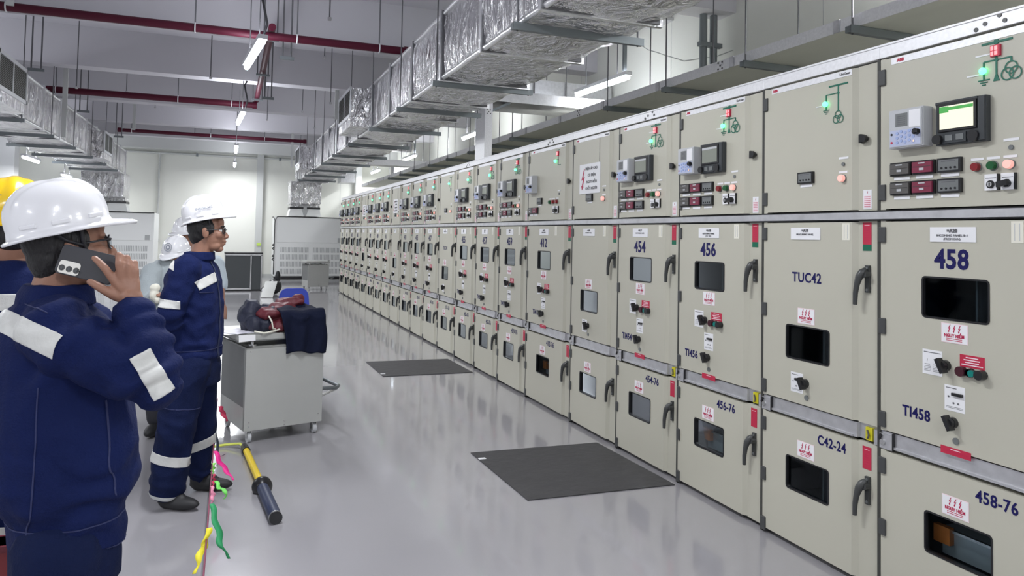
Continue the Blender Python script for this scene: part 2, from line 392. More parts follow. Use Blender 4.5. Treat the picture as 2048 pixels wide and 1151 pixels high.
post(-2.10, 18.6, 3.75, 0.06, 'grey strut holding the farthest red pipe on its left')
post(1.76, 13.4, 3.55, 0.07, 'grey strut beside the near grille of the right duct')
post(1.5, 20.0, 3.2, 0.06, 'grey strut beside the far grille of the right duct')
post(-2.3, 9.3, 3.9, 0.07, 'grey strut holding the nearest red pipe at the top left')
random.seed(3)
for x, y, z0, w_ in ((-2.2, 12.5, 3.6, 'over the left duct just before the second red pipe'), (-1.9, 15.5, 4.1, 'behind the left half of the second red pipe'), (-1.55, 17.2, 4.1, 'left of centre between second and third red pipes'),
                 (-0.3, 10.8, 3.6, 'left of the nearest aisle lamp'), (0.35, 7.0, 3.7, 'at the top edge just right of the nearest aisle lamp'), (0.9, 7.6, 3.7, 'at the top edge between aisle lamp and right duct'), (1.2, 10.6, 4.0, 'below the right half of the nearest red pipe'),
                 (1.55, 12.6, 3.7, 'against the right duct before its near grille'), (1.3, 15.0, 3.9, 'right of the second aisle lamp'), (-0.9, 20.5, 4.0, 'behind the third red pipe left of the lamps'), (0.7, 16.5, 3.9, 'right of the aisle lamps near the third red pipe'), (1.7, 16.5, 3.8, 'against the right duct between its two grilles')):
    tag(MB().tube([(x, y, z0), (x, y, ZC)], 0.008, ROD, 6).disc((x, y, z0-0.02), (0, 0, 1), 0.02, 0.03, CHROME, 10).build('hanger_rod'), 'thin threaded rod hanging '+w_, 'rod', 'thin rods hanging over the aisle')

t = thing('junction_box', 'small green box on the ceiling above the left duct', 'box', (-2.75, 10.9, 4.35))
MB().box(-0.07, 0.07, -0.06, 0.06, 0, 0.10, mat('green_box', (0.02, 0.16, 0.09), 0.5)).build('case', t, 0.005)
MB().tube([(0, 0, 0.1), (0, 0, 0.37)], 0.01, ROD).build('rod', t)
# ================================================================ foil-wrapped ducts
def foil_box(x0, x1, z0, z1, ya, yb, step, amp, seed, side=-1):
    """rectangular duct along Y with wrinkled, bulging skin"""
    nx, nz = 12, 9
    per = [(x0+(x1-x0)*i/nx, z0) for i in range(nx)]+[(x1, z0+(z1-z0)*i/nz) for i in range(nz)]+[(x1-(x1-x0)*i/nx, z1) for i in range(nx)]+[(x0, z1-(z1-z0)*i/nz) for i in range(nz)]
    cx, cz = (x0+x1)/2, (z0+z1)/2; n = len(per); k = int((yb-ya)/step)+1; vs = []; fs = []
    for j in range(k):
        y = ya+(yb-ya)*j/(k-1); ph = ((y-ya) % 1.2)/1.2; bul = math.sin(PI*ph)
        for (x, z) in per:
            ex = (x-cx)/((x1-x0)/2); ez = (z-cz)/((z1-z0)/2)
            onx = abs(ex) > 0.999; onz = abs(ez) > 0.999
            d = noise.noise(Vector((x*3+seed, y*2.2, z*3)))*amp+noise.noise(Vector((x*9+seed, y*9, z*9)))*amp*0.35
            px, pz = x, z
            f = 1.0 if not (onx and onz) else (0.4 if ex*side > 0 else 0.85)
            if onx: px += math.copysign(1, ex)*(d+bul*0.020*(1-ez*ez))*f
            if onz: pz += math.copysign(1, ez)*(d+bul*(0.022 if ez < 0 else 0.01)*(1-ex*ex)+(0.01*bul if ez < 0 else 0))*f
            vs.append((px, y, pz))
    for j in range(k-1):
        for i in range(n): fs.append((j*n+i, j*n+(i+1) % n, (j+1)*n+(i+1) % n, (j+1)*n+i))
    m = MB(); m.add(vs, fs, FOIL, True); m.add(vs[:n], [tuple(range(n))], FOIL); m.add(vs[-n:], [tuple(range(n))], FOIL)
    for (x, z) in (((x0, z0), (x0, z1)) if side < 0 else ((x1, z0), (x1, z1))):
        pts = [(x+0.006*noise.noise(Vector((y0_*3, seed, x))), y0_, z+0.008*noise.noise(Vector((y0_*2.5, seed, z+5)))) for y0_ in [ya+(yb-ya)*j/(k-1) for j in range(k)]]
        m.tube(pts, 0.024, FOILB, 8)
    return m
def flange(x0, x1, z0, z1, y, w=0.018, g=0.036):
    m = MB()
    for a, b, c, d in ((x0-g, x0, z0-g, z1+g), (x1, x1+g, z0-g, z1+g), (x0, x1, z0-g, z0), (x0, x1, z1, z1+g)):
        m.box(a, b, y-w, y+w, c, d, FOILB)
    for a, b, c, d in ((x0-g*0.7, x0, z0-g*0.7, z1+g*0.7), (x0, x1, z0-g*0.7, z0)):
        m.box(a, b, y-w*2.2, y-w, c, d, ROD)
    return m
def grille(t, side, x_duct, ya, yb, z0, z1, depth):
    """box outlet on the aisle side of the duct with a louvred face"""
    s = side
    xa, xb = x_duct, x_duct+s*depth
    m = MB().box(min(xa, xb), max(xa, xb), ya, yb, z0, z1, FOIL).box(min(xa, xb), max(xa, xb)-0.0, ya+0.02, yb-0.02, z0-0.14, z0, FOIL)
    o = m.build('outlet_box', t, 0.004)
    f = MB(); x = xb+s*0.004; fr = 0.035
    f.box(min(xb, xb+s*0.015), max(xb, xb+s*0.015), ya-0.01, ya+fr, z0-0.01, z1+0.01, LAMPBODY).box(min(xb, xb+s*0.015), max(xb, xb+s*0.015), yb-fr, yb+0.01, z0-0.01, z1+0.01, LAMPBODY)
    f.box(min(xb, xb+s*0.015), max(xb, xb+s*0.015), ya, yb, z0-0.01, z0+fr, LAMPBODY).box(min(xb, xb+s*0.015), max(xb, xb+s*0.015), ya, yb, z1-fr, z1+0.01, LAMPBODY)
    ym = (ya+yb)/2; f.box(min(xb, xb+s*0.012), max(xb, xb+s*0.012), ym-0.012, ym+0.012, z0, z1, LAMPBODY)
    f.box(min(xb, xb+s*0.003), max(xb, xb+s*0.003), ya+fr, yb-fr, z0+fr, z1-fr, GAP)
    z = z0+fr+0.008
    while z < z1-fr:
        f.obox((xb+s*0.007, ym, z), (0.006, 0, 0.004*s*-1), (0, (yb-ya)/2-fr, 0), (0.0006, 0, 0.0012), ACG); z += 0.020
    g = f.build('grille', t)
    g['label'] = 'white framed grille with dark slats'
# right duct
t = thing('supply_duct', 'large silver foil-wrapped duct running above the cabinet row', 'air duct')
foil_box(1.87, 2.73, 3.0, 3.62, 2.6, 23.2, 0.09, 0.028, 3.0).build('duct_skin', t)
y = 3.1
while y < 23: flange(1.87, 2.73, 3.0, 3.62, y).build('joint_flange', t); y += 1.2
grille(t, -1, 1.87, 10.45, 11.65, 3.16, 3.58, 0.30)
grille(t, -1, 1.87, 18.5, 19.65, 3.18, 3.60, 0.30)
m = foil_box(1.72, 2.62, 2.35, 3.02, 22.9, 24.0, 0.1, 0.012, 9.0); m.build('down_plenum', t)
def yoke(t, x0, x1, y0, y1, zt):
    """two soft collars that carry the duct down onto the unit, with a black joint band"""
    xm = (x0+x1)/2; g = 0.14
    for a, b, s in ((x0, xm-g*0.5, -1), (xm+g*0.5, x1, 1)):
        m = MB()
        o = [(a, y0), (b, y0), (b, y1), (a, y1)]
        lo = [(a-0.06, y0), (b+(0.05 if s < 0 else 0.06), y0), (b+(0.05 if s < 0 else 0.06), y1), (a-0.06, y1)] if s < 0 else [(a-0.05, y0), (b+0.06, y0), (b+0.06, y1), (a-0.05, y1)]
        z1, z2 = zt, 1.97
        vs = [(x, y, z1) for x, y in o]+[(x, y, z2) for x, y in lo]
        m.add(vs, [(0, 1, 2, 3), (4, 5, 6, 7), (0, 1, 5, 4), (1, 2, 6, 5), (2, 3, 7, 6), (3, 0, 4, 7)], ACW)
        m.build('collar', t)
        MB().box(a-0.02, b+0.02, y0-0.02, y1+0.02, zt-0.01, zt+0.05, BLACK).build('joint_band', t)
    MB().prism([(xm-g*0.55, y0-0.01, zt+0.20), (xm+g*0.55, y0-0.01, zt+0.20), (xm+g*0.75, y0-0.01, zt), (xm+g*0.25, y0-0.01, 1.98), (xm-g*0.25, y0-0.01, 1.98), (xm-g*0.75, y0-0.01, zt)], (0, 0.02, 0), ACG).build('yoke_gap', t)
    MB().box(x0, x1, y0, y1, zt+0.04, 2.40, FOIL).build('plenum_throat', t)
yoke(t, 1.74, 2.6, 23.1, 23.9, 2.20)
# left duct
t = thing('return_duct', 'silver foil-wrapped duct running along the left side of the hall', 'air duct')
foil_box(-3.65, -2.74, 3.0, 3.64, 2.6, 22.8, 0.09, 0.026, 31.0, 1).build('duct_skin', t)
y = 3.4
while y < 22.6: flange(-3.65, -2.74, 3.0, 3.64, y).build('joint_flange', t); y += 1.2
grille(t, 1, -2.74, 9.7, 10.95, 3.07, 3.50, 0.25)
grille(t, 1, -2.74, 17.25, 18.35, 3.10, 3.53, 0.25)
foil_box(-3.75, -2.72, 2.35, 3.02, 22.4, 23.7, 0.1, 0.012, 19.0).build('down_plenum', t)
yoke(t, -3.75, -2.72, 22.9, 23.6, 2.20)
# trapeze hangers under the ducts
def trapeze(x0, x1, y, z, label, grp, zt=None):
    t = thing('trapeze_hanger', label, 'hanger', (x0, y, z), 0, grp)
    w = x1-x0
    MB().box(-0.02, w+0.02, -0.025, 0.025, -0.05, -0.005, STEEL).box(-0.02, w+0.02, -0.028, -0.02, -0.055, 0.0, STEEL).build('crossbar', t)
    for x in (0.02, w-0.02): MB().tube([(x, 0, -0.06), (x, 0, (zt or ZC)-z)], 0.007, ROD, 6).build('rod', t)
ORD = ['nearest', 'second', 'third', 'fourth', 'fifth', 'sixth', 'seventh', 'eighth', 'ninth', 'tenth', 'eleventh', 'twelfth']
R_H = [2.9, 4.64, 6.75, 8.35, 10.15, 12.1, 14.0, 15.8, 17.6, 19.4, 21.2]
for i, y in enumerate(R_H):
    trapeze(1.80, 2.80, y, 2.975, 'dark channel hanger under the right foil duct, %s from the camera' % ORD[i], 'hangers under the right duct')
for i, y in enumerate([9.9, 11.7, 13.5, 15.3, 17.1, 18.9, 20.7]):
    trapeze(-3.72, -2.68, y, 2.975, 'channel hanger under the left foil duct, %s in view' % ['nearest', 'second nearest', 'third nearest', 'fourth nearest', 'third from the far end', 'second from the far end', 'farthest'][i], 'hangers under the left duct')

# ================================================================ galvanised bus duct above the cabinets
def holes(m, x, y, z, ax, r=0.012, g=0.035):
    ax = Vector(ax)
    for a, b in ((0, 0), (g, g), (-g, g), (g, -g), (-g, -g)):
        if abs(ax.x) > 0.5: m.disc((x, y+a, z+b), ax, r, 0.002, BLACK, 8)
        else: m.disc((x+a, y, z+b), ax, r, 0.002, BLACK, 8)
t = thing('cable_tray', 'wide galvanised cable trunking hung above the cabinet row on dark channels', 'cable trunking', (4.03, 1.0, 3.0))
m = MB().box(0, 0.84, 0, 23.0, 0.004, 0.085, TRAYU).box(-0.005, 0.0, 0, 23.0, 0.0, 0.09, GALVL)
m.build('trunking', t)
for k in range(20):
    MB().box(-0.014, -0.006, 0.6+k*1.17, 0.66+k*1.17, 0.0, 0.09, GALV).build('joint_plate', t)
m = MB()
for y in (1.55, 4.3, 7.1): holes(m, -0.008, y, 0.045, (-1, 0, 0), 0.009, 0.028)
m.build('bolt_pattern', t)
for i, y in enumerate([1.5, 2.65, 3.80, 4.92, 6.11, 7.3, 10.3, 11.3, 12.4, 13.8, 15.2, 16.6, 18.0, 19.4]):
    names = ['above the frame', 'above the frame, second', 'over the cabinet lettered TUC42', 'over the first cabinet left of TUC42', 'over the danger sign cabinet', 'just right of the galvanised riser']
    trapeze(3.97, 4.57, y, 3.0, 'dark channel bar under the cable trunking, %s' % (names[i] if i < 6 else ORD[i-6]+' beyond the galvanised riser'), 'bars under the cable trunking')
t = thing('bus_riser', 'galvanised bus duct rising from the cabinets and turning right toward the wall', 'bus duct', (2.89, 8.40, 2.36))
MB().box(0, 0.10, 0, 0.36, 0.01, 0.80, GALVL).build('riser', t, 0.002)
MB().box(-0.05, 2.35, 0.0, 0.36, 0.80, 0.94, GALV).build('horizontal_duct', t, 0.002)
MB().obox((0.22, 0.1, 0.74), (0.12, 0, 0.06), (0, 0.08, 0), (0.01, 0, -0.012), STEEL).build('bent_bracket', t)
m = MB(); holes(m, 0.05, -0.001, 0.66, (0, -1, 0), 0.007, 0.022); m.build('bolt_pattern', t)
t = thing('cross_trunking', 'wide galvanised box duct crossing behind the bright tilted lamp', 'bus duct', (2.9, 9.5, 3.32))
MB().box(0.0, 2.36, 0, 0.5, 0, 0.42, GALV).build('box_duct', t, 0.002)
for x in (0.7, 1.1, 1.6): MB().tube([(x, -0.02, 0), (x, -0.02, 1.35)], 0.008, ROD, 6).build('rod', t)
t = thing('far_bus_duct', 'pale bus duct crossing over the far cabinets below a ceiling lamp', 'bus duct', (2.85, 17.2, 3.12))
MB().box(0, 2.4, 0, 0.4, 0, 0.14, GALVL).build('horizontal_duct', t)
MB().box(1.35, 1.85, 2.6, 3.0, -0.0, 0.3, GALV).build('hanging_box', t)
tag(MB().box(3.3, 3.75, 23.6, 24.4, 3.1, 3.5, GALV).tube([(3.35, 24, 3.5), (3.35, 24, ZC)], 0.01, ROD).tube([(3.7, 24, 3.5), (3.7, 24, ZC)], 0.01, ROD).build('junction_box'), 'grey box hung from the ceiling at the far right corner', 'box')
t = thing('vertical_conduits', 'pair of dark conduits dropping from the ceiling into the cable trunking', 'conduit', (5.0, 6.9, 3.15))
for x in (0, 0.14): MB().tube([(x, 0, 0), (x, 0, ZC-3.15)], 0.045, STEEL, 10).build('pipe', t)
MB().box(-0.08, 0.22, -0.06, 0.0, 0.55, 0.6, STEEL).build('clamp', t)
t = thing('corner_bracket', 'small steel bracket with a cable on the right wall near the ceiling', 'bracket', (5.22, 8.2, 4.35))
MB().box(-0.1, 0.08, -0.25, 0.2, -0.02, 0.02, GALV).build('plate', t)
MB().tube([(-0.05, -0.1, 0), (-0.12, -0.2, -0.05), (-0.03, -0.4, 0.25)], 0.01, BLACK).build('cable', t)
tag(MB().tube([(4.55, 8.0, 4.1), (4.7, 7.6, 3.8), (4.95, 7.2, 3.6), (5.2, 6.9, 3.62), (5.26, 6.7, 3.65)], 0.006, COLG, 8).build('loose_cable'), 'thin loose cable curving right of the bright tilted lamp', 'cable')
# ================================================================ switchgear cabinets
D = 2.624
_me = {}
def cached(key, fn):
    if key not in _me: _me[key] = fn()
    return _me[key]
def ob(key, name, parent, fn, bevel=0):
    me = cached(key, lambda: fn().mesh(name))
    o = link(name, me, parent)
    if bevel: add_bevel(o, bevel, 2)
    return o

def door_mesh(w, z0, z1, hole):
    pr = w-0.15
    m = MB()
    if hole:
        me = plate_with_hole(0.03, pr, z0+0.004, z1-0.004, rrect(*hole, 0.016), 0.0, 0.022); m.merge(me, PAINT)
    else: m.box(0.03, pr, 0, 0.022, z0+0.004, z1-0.004, PAINT)
    m.box(0.003, 0.03, 0.004, 0.034, z0, z1, PAINT)
    for a, b in ((z0+0.004, z0+0.012), (z1-0.012, z1-0.004)): m.box(0.03, pr, 0.022, 0.04, a, b, PAINT)
    za, zb = z0+0.004, z1-0.004
    m.prism([(pr, 0, za), (pr+0.022, 0.018, za), (pr+0.022, 0.040, za), (pr, 0.022, za)], (0, 0, zb-za), PAINT)
    m.box(pr+0.022, w-0.016, 0.018, 0.045, z0, z1, PAINT)
    return m
def bolt_shape(m, s, z, h, mt, y=-0.0015):
    k = h/10
    p = [(1.2, 5), (-1.6, -0.6), (0.2, 0.1), (-1.0, -3.2), (-1.7, -3.0), (-0.9, -5.2), (0.6, -3.6), (-0.1, -3.4), (1.9, 1.2), (0.1, 0.6), (2.0, 5)]
    m.prism([(s+a*k, y, z+b*k) for a, b in p], (0, 0.001, 0), mt)
def danger(w=0.11, h=0.075):
    m = MB().box(-w/2, w/2, -0.002, 0, -h/2, h/2, PINKW).box(-w/2+0.003, w/2-0.003, -0.0025, 0, -h/2+0.003, h/2-0.003, WHITE)
    for dx in (-0.021, 0, 0.021): bolt_shape(m, dx, h*0.24, 0.030, REDINK, -0.0035)
    put_text(m, 'NGUY HIỂM', 0, -h*0.13, 0.0175, REDINK, -0.0032, 0.0006, 0.84)
    for k in (0.28, 0.37): m.box(-w*0.3, w*0.3, -0.003, 0, -h*k-0.0012, -h*k+0.0012, REDINK)
    return m
def pane_parts(door, w, hole, kind, key):
    x0, x1, z0, z1 = hole
    def fr():
        m = MB(); o = rrect(x0-0.001, x1+0.001, z0-0.001, z1+0.001, 0.017); i = rrect(x0+0.006, x1-0.006, z0+0.006, z1-0.006, 0.011)
        n = len(o); vs = [(p[0], -0.002, p[1]) for p in o]+[(p[0], -0.002, p[1]) for p in i]+[(p[0], 0.02, p[1]) for p in i]
        fs = [(k, (k+1) % n, n+(k+1) % n, n+k) for k in range(n)]+[(n+k, n+(k+1) % n, 2*n+(k+1) % n, 2*n+k) for k in range(n)]
        return m.add(vs, fs, BLACK)
    ob(('gasket', hole), 'window_gasket', door, fr)
    ob(('pane', hole, kind), 'window_pane', door, lambda: MB().add([(p[0], 0.012, p[1]) for p in rrect(x0+0.004, x1-0.004, z0+0.004, z1-0.004, 0.012)], [tuple(range(24))], GLASS_C if kind == 'low' else GLASS_D))
    def inner():
        m = MB(); d = 0.26
        m.add([(x0-0.05, 0.03, z0-0.05), (x1+0.05, 0.03, z0-0.05), (x1+0.05, 0.03, z1+0.05), (x0-0.05, 0.03, z1+0.05),
               (x0-0.05, d, z0-0.05), (x1+0.05, d, z0-0.05), (x1+0.05, d, z1+0.05), (x0-0.05, d, z1+0.05)],
              [(4, 5, 6, 7), (0, 1, 5, 4), (1, 2, 6, 5), (2, 3, 7, 6), (3, 0, 4, 7)], INNER)
        if kind == 'low':
            zm = (z0+z1)/2
            m.box(x0+0.0, x1+0.045, 0.10, 0.24, z0-0.02, zm+0.005, BRIGHTSTEEL).box(x0+0.17, x1+0.045, 0.16, 0.25, zm+0.005, z1-0.01, BRIGHTSTEEL)
            m.box(x0-0.02, x1+0.045, 0.085, 0.10, zm-0.004, zm+0.006, CHROME)
            m.box(x0-0.02, x0+0.05, 0.075, 0.10, zm-0.055, zm+0.012, ORANGE)
        else:
            m.box(x1-0.09, x1-0.083, 0.05, 0.06, z0-0.04, z1+0.04, MGREY).box(x1-0.035, x1-0.028, 0.05, 0.06, z0-0.04, z1+0.04, MGREY).box(x1-0.11, x1+0.02, 0.08, 0.09, z0-0.04, z1+0.04, INNER)
        return m
    return ob(('inner', hole, kind), 'window_interior', door, inner)
def knob_mesh():
    m = MB().disc((0, 0, 0), (0, -1, 0), 0.021, 0.018, BLACK, 18).disc((0, -0.018, 0), (0, -1, 0), 0.019, 0.012, BLACK, 18, 0.016)
    m.obox((0, -0.030, 0), (0.007, 0, 0.0035), (0, 0.014, 0), (-0.013, 0, 0.026), BLACK)
    return m
def handle_mesh(h=0.12):
    # escutcheon plate and a swan-neck lever; origin at the plate's centre
    m = MB().box(-0.011, 0.011, -0.012, 0, -h/2, h/2, HANDLE).disc((0, -0.012, -h*0.40), (0, -1, 0), 0.006, 0.002, MGREY, 10).disc((0, -0.012, h*0.40), (0, -1, 0), 0.006, 0.002, MGREY, 10)
    pts = [(-0.002, -0.016, 0.044), (-0.008, -0.030, 0.030), (-0.018, -0.038, 0.008), (-0.028, -0.040, -0.025), (-0.036, -0.040, -0.065), (-0.040, -0.038, -0.115)]
    m.tube(pts, [0.010, 0.017, 0.0165, 0.0125, 0.0110, 0.0095], HANDLE, 12)
    m.disc((0, -0.004, 0.02), (0, -1, 0), 0.016, 0.03, HANDLE, 14)
    return m
def sheet(w, h, kind):
    m = MB().box(0, w, -0.0015, 0, -h, 0, WHITE)
    if kind == 1:
        m.box(0.006, w-0.006, -0.002, 0, -0.012, -0.009, INK)
        for x in (w*0.25, w*0.7): bolt_shape(m, x, -h*0.42, 0.012, BLACK); m.box(x-0.012, x+0.012, -0.002, 0, -h*0.60, -h*0.58, INK)
        for x0 in (0.008, w*0.54):
            for k in range(4): m.box(x0, x0+w*0.34, -0.002, 0, -h*(0.68+0.06*k), -h*(0.665+0.06*k), INK)
    else:
        m.box(0.006, w*0.6, -0.002, 0, -0.012, -0.009, INK).box(w*0.42, w*0.92, -0.012, 0, -h*0.38, -h*0.27, BLACK)
        m.disc((w*0.2, -0.0015, -h*0.45), (0, -1, 0), 0.004, 0.001, INK, 8).disc((w*0.45, -0.0015, -h*0.68), (0, -1, 0), 0.004, 0.001, INK, 8).disc((w*0.68, -0.0015, -h*0.68), (0, -1, 0), 0.004, 0.001, INK, 8)
        for k in range(2): m.box(0.006, w-0.008, -0.002, 0, -h*(0.84+0.05*k), -h*(0.825+0.05*k), INK)
    return m
def red_sheet(w, h):
    m = MB().box(0, w, -0.0015, 0, -h, 0, REDS)
    for k, (a, b) in enumerate(((0.25, 0.75), (0.16, 0.82), (0.22, 0.78), (0.06, 0.94))): m.box(w*a, w*b, -0.002, 0, -h*(0.20+0.2*k)-0.002, -h*(0.20+0.2*k)+0.002, PINKW)
    return m
def red_tag(green, w=0.046, h=0.098):
    m = MB().box(0, w, -0.0015, 0, -h, 0, REDS)
    for k in range(7): m.box(w*0.2, w*0.8, -0.002, 0, -0.014-0.011*k, -0.012-0.011*k, REDINK if k else PINKW)
    if green: m.box(0, w, -0.0015, 0, -h-0.028, -h, GREENS)
    return m
def meter(kind):
    w, h = (0.100, 0.056)
    m = MB().box(0, w, -0.014, 0, -h, 0, BLACK)
    if kind == 'led':
        m.box(0.008, w-0.008, -0.0155, 0, -h+0.007, -0.007, MGREY)
        for k in range(4): m.disc((0.022+0.019*k, -0.0155, -h*0.70), (0, -1, 0), 0.0045, 0.002, BLACK, 8)
        m.box(0.02, 0.08, -0.016, 0, -0.015, -0.011, INK)
    else:
        m.box(0.005, w-0.005, -0.022, 0, -h+0.006, -0.006, METRED if kind == 'red' else METGREY)
        m.box(0.035, w-0.035, -0.0235, 0, -0.014, -0.009, LGREY).box(0.040, w-0.040, -0.0235, 0, -h*0.72, -h*0.55, LGREY)
        m.box(0.010, w-0.010, -0.0228, 0, -h*0.48, -h*0.44, GAP)
    m.box(0.010, w-0.014, -0.003, 0, -h-0.017, -h-0.003, WHITE)
    return m
def button(mt, r=0.0165):
    return MB().disc((0, 0, 0), (0, -1, 0), r+0.002, 0.006, MGREY, 16).disc((0, -0.006, 0), (0, -1, 0), r, 0.016, mt, 16, r*0.92).box(-0.025, 0.025, -0.002, 0, 0.024, 0.034, WHITE)
def selector(kind):
    m = MB().box(0, 0.048, -0.010, 0, -0.060, 0, WHITE).box(0.001, 0.047, -0.011, 0, -0.014, -0.002, WHITE).box(0.004, 0.044, -0.0105, 0, -0.0165, -0.014, INK).box(0.046, 0.052, -0.010, 0, -0.060, 0, BLACK)
    if kind: m.disc((0.024, -0.010, -0.038), (0, -1, 0), 0.014, 0.012, BLACK, 14).obox((0.018, -0.028, -0.038), (0.020, 0, 0.004), (0, 0.008, 0), (0.001, 0, -0.010), BLACK)
    else: m.disc((0.024, -0.010, -0.038), (0, -1, 0), 0.015, 0.004, BLACK, 14).disc((0.024, -0.014, -0.038), (0, -1, 0), 0.009, 0.004, CHROME, 12).box(0.0225, 0.0255, -0.019, -0.017, -0.044, -0.032, BLACK)
    return m
def circle_line(m, s, z, r, th, mt, y=-0.003):
    n = 20; vs = []; fs = []
    for k in range(n):
        a = 2*PI*k/n
        for q in (r-th/2, r+th/2): vs.append((s+q*math.cos(a), y, z+q*math.sin(a)))
    for k in range(n): fs.append((2*k, 2*k+1, (2*k+3) % (2*n), (2*k+2) % (2*n)))
    m.add(vs, fs, mt)
def bar(m, s0, s1, z0, z1, mt): m.box(min(s0, s1), max(s0, s1), -0.003, 0, min(z0, z1), max(z0, z1), mt)
def mimic_full():   # origin at the red display centre (0,0)
    m = MB(); t = 0.003
    bar(m, -0.056, 0.060, 0.029, 0.037, MIMIC); bar(m, -t, t, 0.02, 0.03, MIMIC); bar(m, -0.008, 0.008, 0.026, 0.042, MIMIC)
    bar(m, -t, t, -0.085, -0.02, MIMIC); bar(m, -0.048, 0.055, -0.036, -0.031, MIMIC); m.disc((0, 0, -0.033), (0, -1, 0), 0.007, 0.003, MIMIC, 10)
    bar(m, -0.048-t, -0.048+t, -0.10, -0.033, MIMIC); bar(m, 0.055-t, 0.055+t, -0.052, -0.033, MIMIC)
    for k, w in enumerate((0.022, 0.014, 0.007)): bar(m, -0.048-w, -0.048+w, -0.103-0.009*k, -0.099-0.009*k, MIMIC)
    m.prism([(0, -0.003, -0.078), (-0.012, -0.003, -0.112), (0.012, -0.003, -0.112)], (0, 0.003, 0), MIMIC)
    for a, b in ((0.055, -0.072), (0.041, -0.094), (0.070, -0.094)): circle_line(m, a, b, 0.022, 0.005, MIMIC)
    m.box(-0.080, -0.022, -0.0025, 0, -0.010, -0.004, WHITE).box(-0.115, -0.065, -0.0025, 0, -0.080, -0.074, WHITE)
    return m
def mimic_tuc():    # origin at the junction
    m = MB(); t = 0.0028
    bar(m, -0.056, 0.056, 0.028, 0.035, MIMIC); bar(m, -t, t, -0.090, 0.03, MIMIC); bar(m, -0.073, 0, -0.008, -0.004, MIMIC); m.disc((0, 0, -0.006), (0, -1, 0), 0.006, 0.003, MIMIC, 10)
    bar(m, -0.073-t, -0.073+t, -0.078, -0.006, MIMIC)
    for k, w in enumerate((0.018, 0.012, 0.006)): bar(m, -0.073-w, -0.073+w, -0.080-0.008*k, -0.077-0.008*k, MIMIC)
    for a, b in ((0, -0.108), (-0.012, -0.128), (0.012, -0.128)): circle_line(m, a, b, 0.018, 0.004, MIMIC)
    m.box(-0.135, -0.10, -0.0025, 0, -0.056, -0.051, WHITE)
    return m
def relay():        # protruding protection relay, origin at its lower left corner on the door
    w, h, d = 0.162, 0.160, 0.052
    m = MB().box(0, w, -d, 0, 0, h, LGREY).box(0.004, w-0.004, -d-0.004, -d, 0.004, h-0.004, LGREY)
    return m
def relay_face():
    w, h, d = 0.162, 0.160, 0.057
    m = MB().box(0.035, 0.092, -d, -d+0.002, 0.088, 0.142, MGREY)
    for k in range(5): m.box(0.045, 0.082, -d-0.0005, -d, 0.096+0.008*k, 0.099+0.008*k, INK)
    m.box(0.10, 0.15, -d, -d+0.002, 0.08, 0.15, WHITE)
    return m
def relay_keys():
    d = 0.057; m = MB()
    m.box(0.010, 0.152, -d, -d+0.002, 0.008, 0.074, mat('keypad_pale', (0.46, 0.50, 0.66), 0.5))
    for i in range(5):
        for j in range(3): m.disc((0.044+0.019*i, -d, 0.022+0.019*j+(0.006 if i % 2 else 0)), (0, -1, 0), 0.0065, 0.002, LBLUE, 10)
    m.disc((0.018, -d, 0.058), (0, -1, 0), 0.005, 0.002, BLACK, 8).disc((0.018, -d, 0.024), (0, -1, 0), 0.005, 0.002, REDS, 8)
    m.disc((0.138, -d, 0.058), (0, -1, 0), 0.013, 0.016, BLACK, 12).obox((0.145, -d-0.018, 0.058), (0.012, 0, 0), (0, 0.006, 0), (0, 0, 0.007), BLACK)
    m.disc((0.122, -d, 0.022), (0, -1, 0), 0.004, 0.002, mat('led_amber', (1, 0.5, 0.1), 0.4, emit=1.5, ecol=(1, 0.45, 0.1)), 8)
    return m
def hmi():
    w, h = 0.205, 0.172; d = 0.026
    m = MB().box(0, w, -d, 0, 0, h, DKGREY)
    m.box(0.012, w-0.034, -d-0.006, -d, 0.052, h-0.006, BLACK).box(w-0.028, w-0.002, -d-0.006, -d, 0.004, h-0.004, DKGREY).box(0.0, w-0.030, -d-0.004, -d, h-0.012, h, DKGREY)
    return m
def hmi_ctl():
    d = 0.028; m = MB().box(0.030, 0.130, -d-0.004, -d, 0.006, 0.044, DKGREY)
    m.disc((0.016, -d, 0.024), (0, -1, 0), 0.019, 0.018, BLACK, 16).disc((0.160, -d, 0.024), (0, -1, 0), 0.022, 0.012, BLACK, 16)
    for k in range(2): m.box(0.045+0.045*k, 0.075+0.045*k, -d-0.006, -d, 0.016, 0.038, MGREY)
    return m
def hmi_screen(lit):
    d = 0.0335; m = MB().box(0.022, 0.160, -d, -d+0.003, 0.062, 0.152, SCREEN_L if lit else SCREEN_D)
    if lit: m.box(0.022, 0.160, -d-0.001, -d, 0.134, 0.146, SCREEN_G).box(0.022, 0.060, -d-0.0015, -d, 0.126, 0.150, SCREEN_G)
    else: m.box(0.022, 0.160, -d-0.001, -d, 0.138, 0.150, LGREY)
    return m

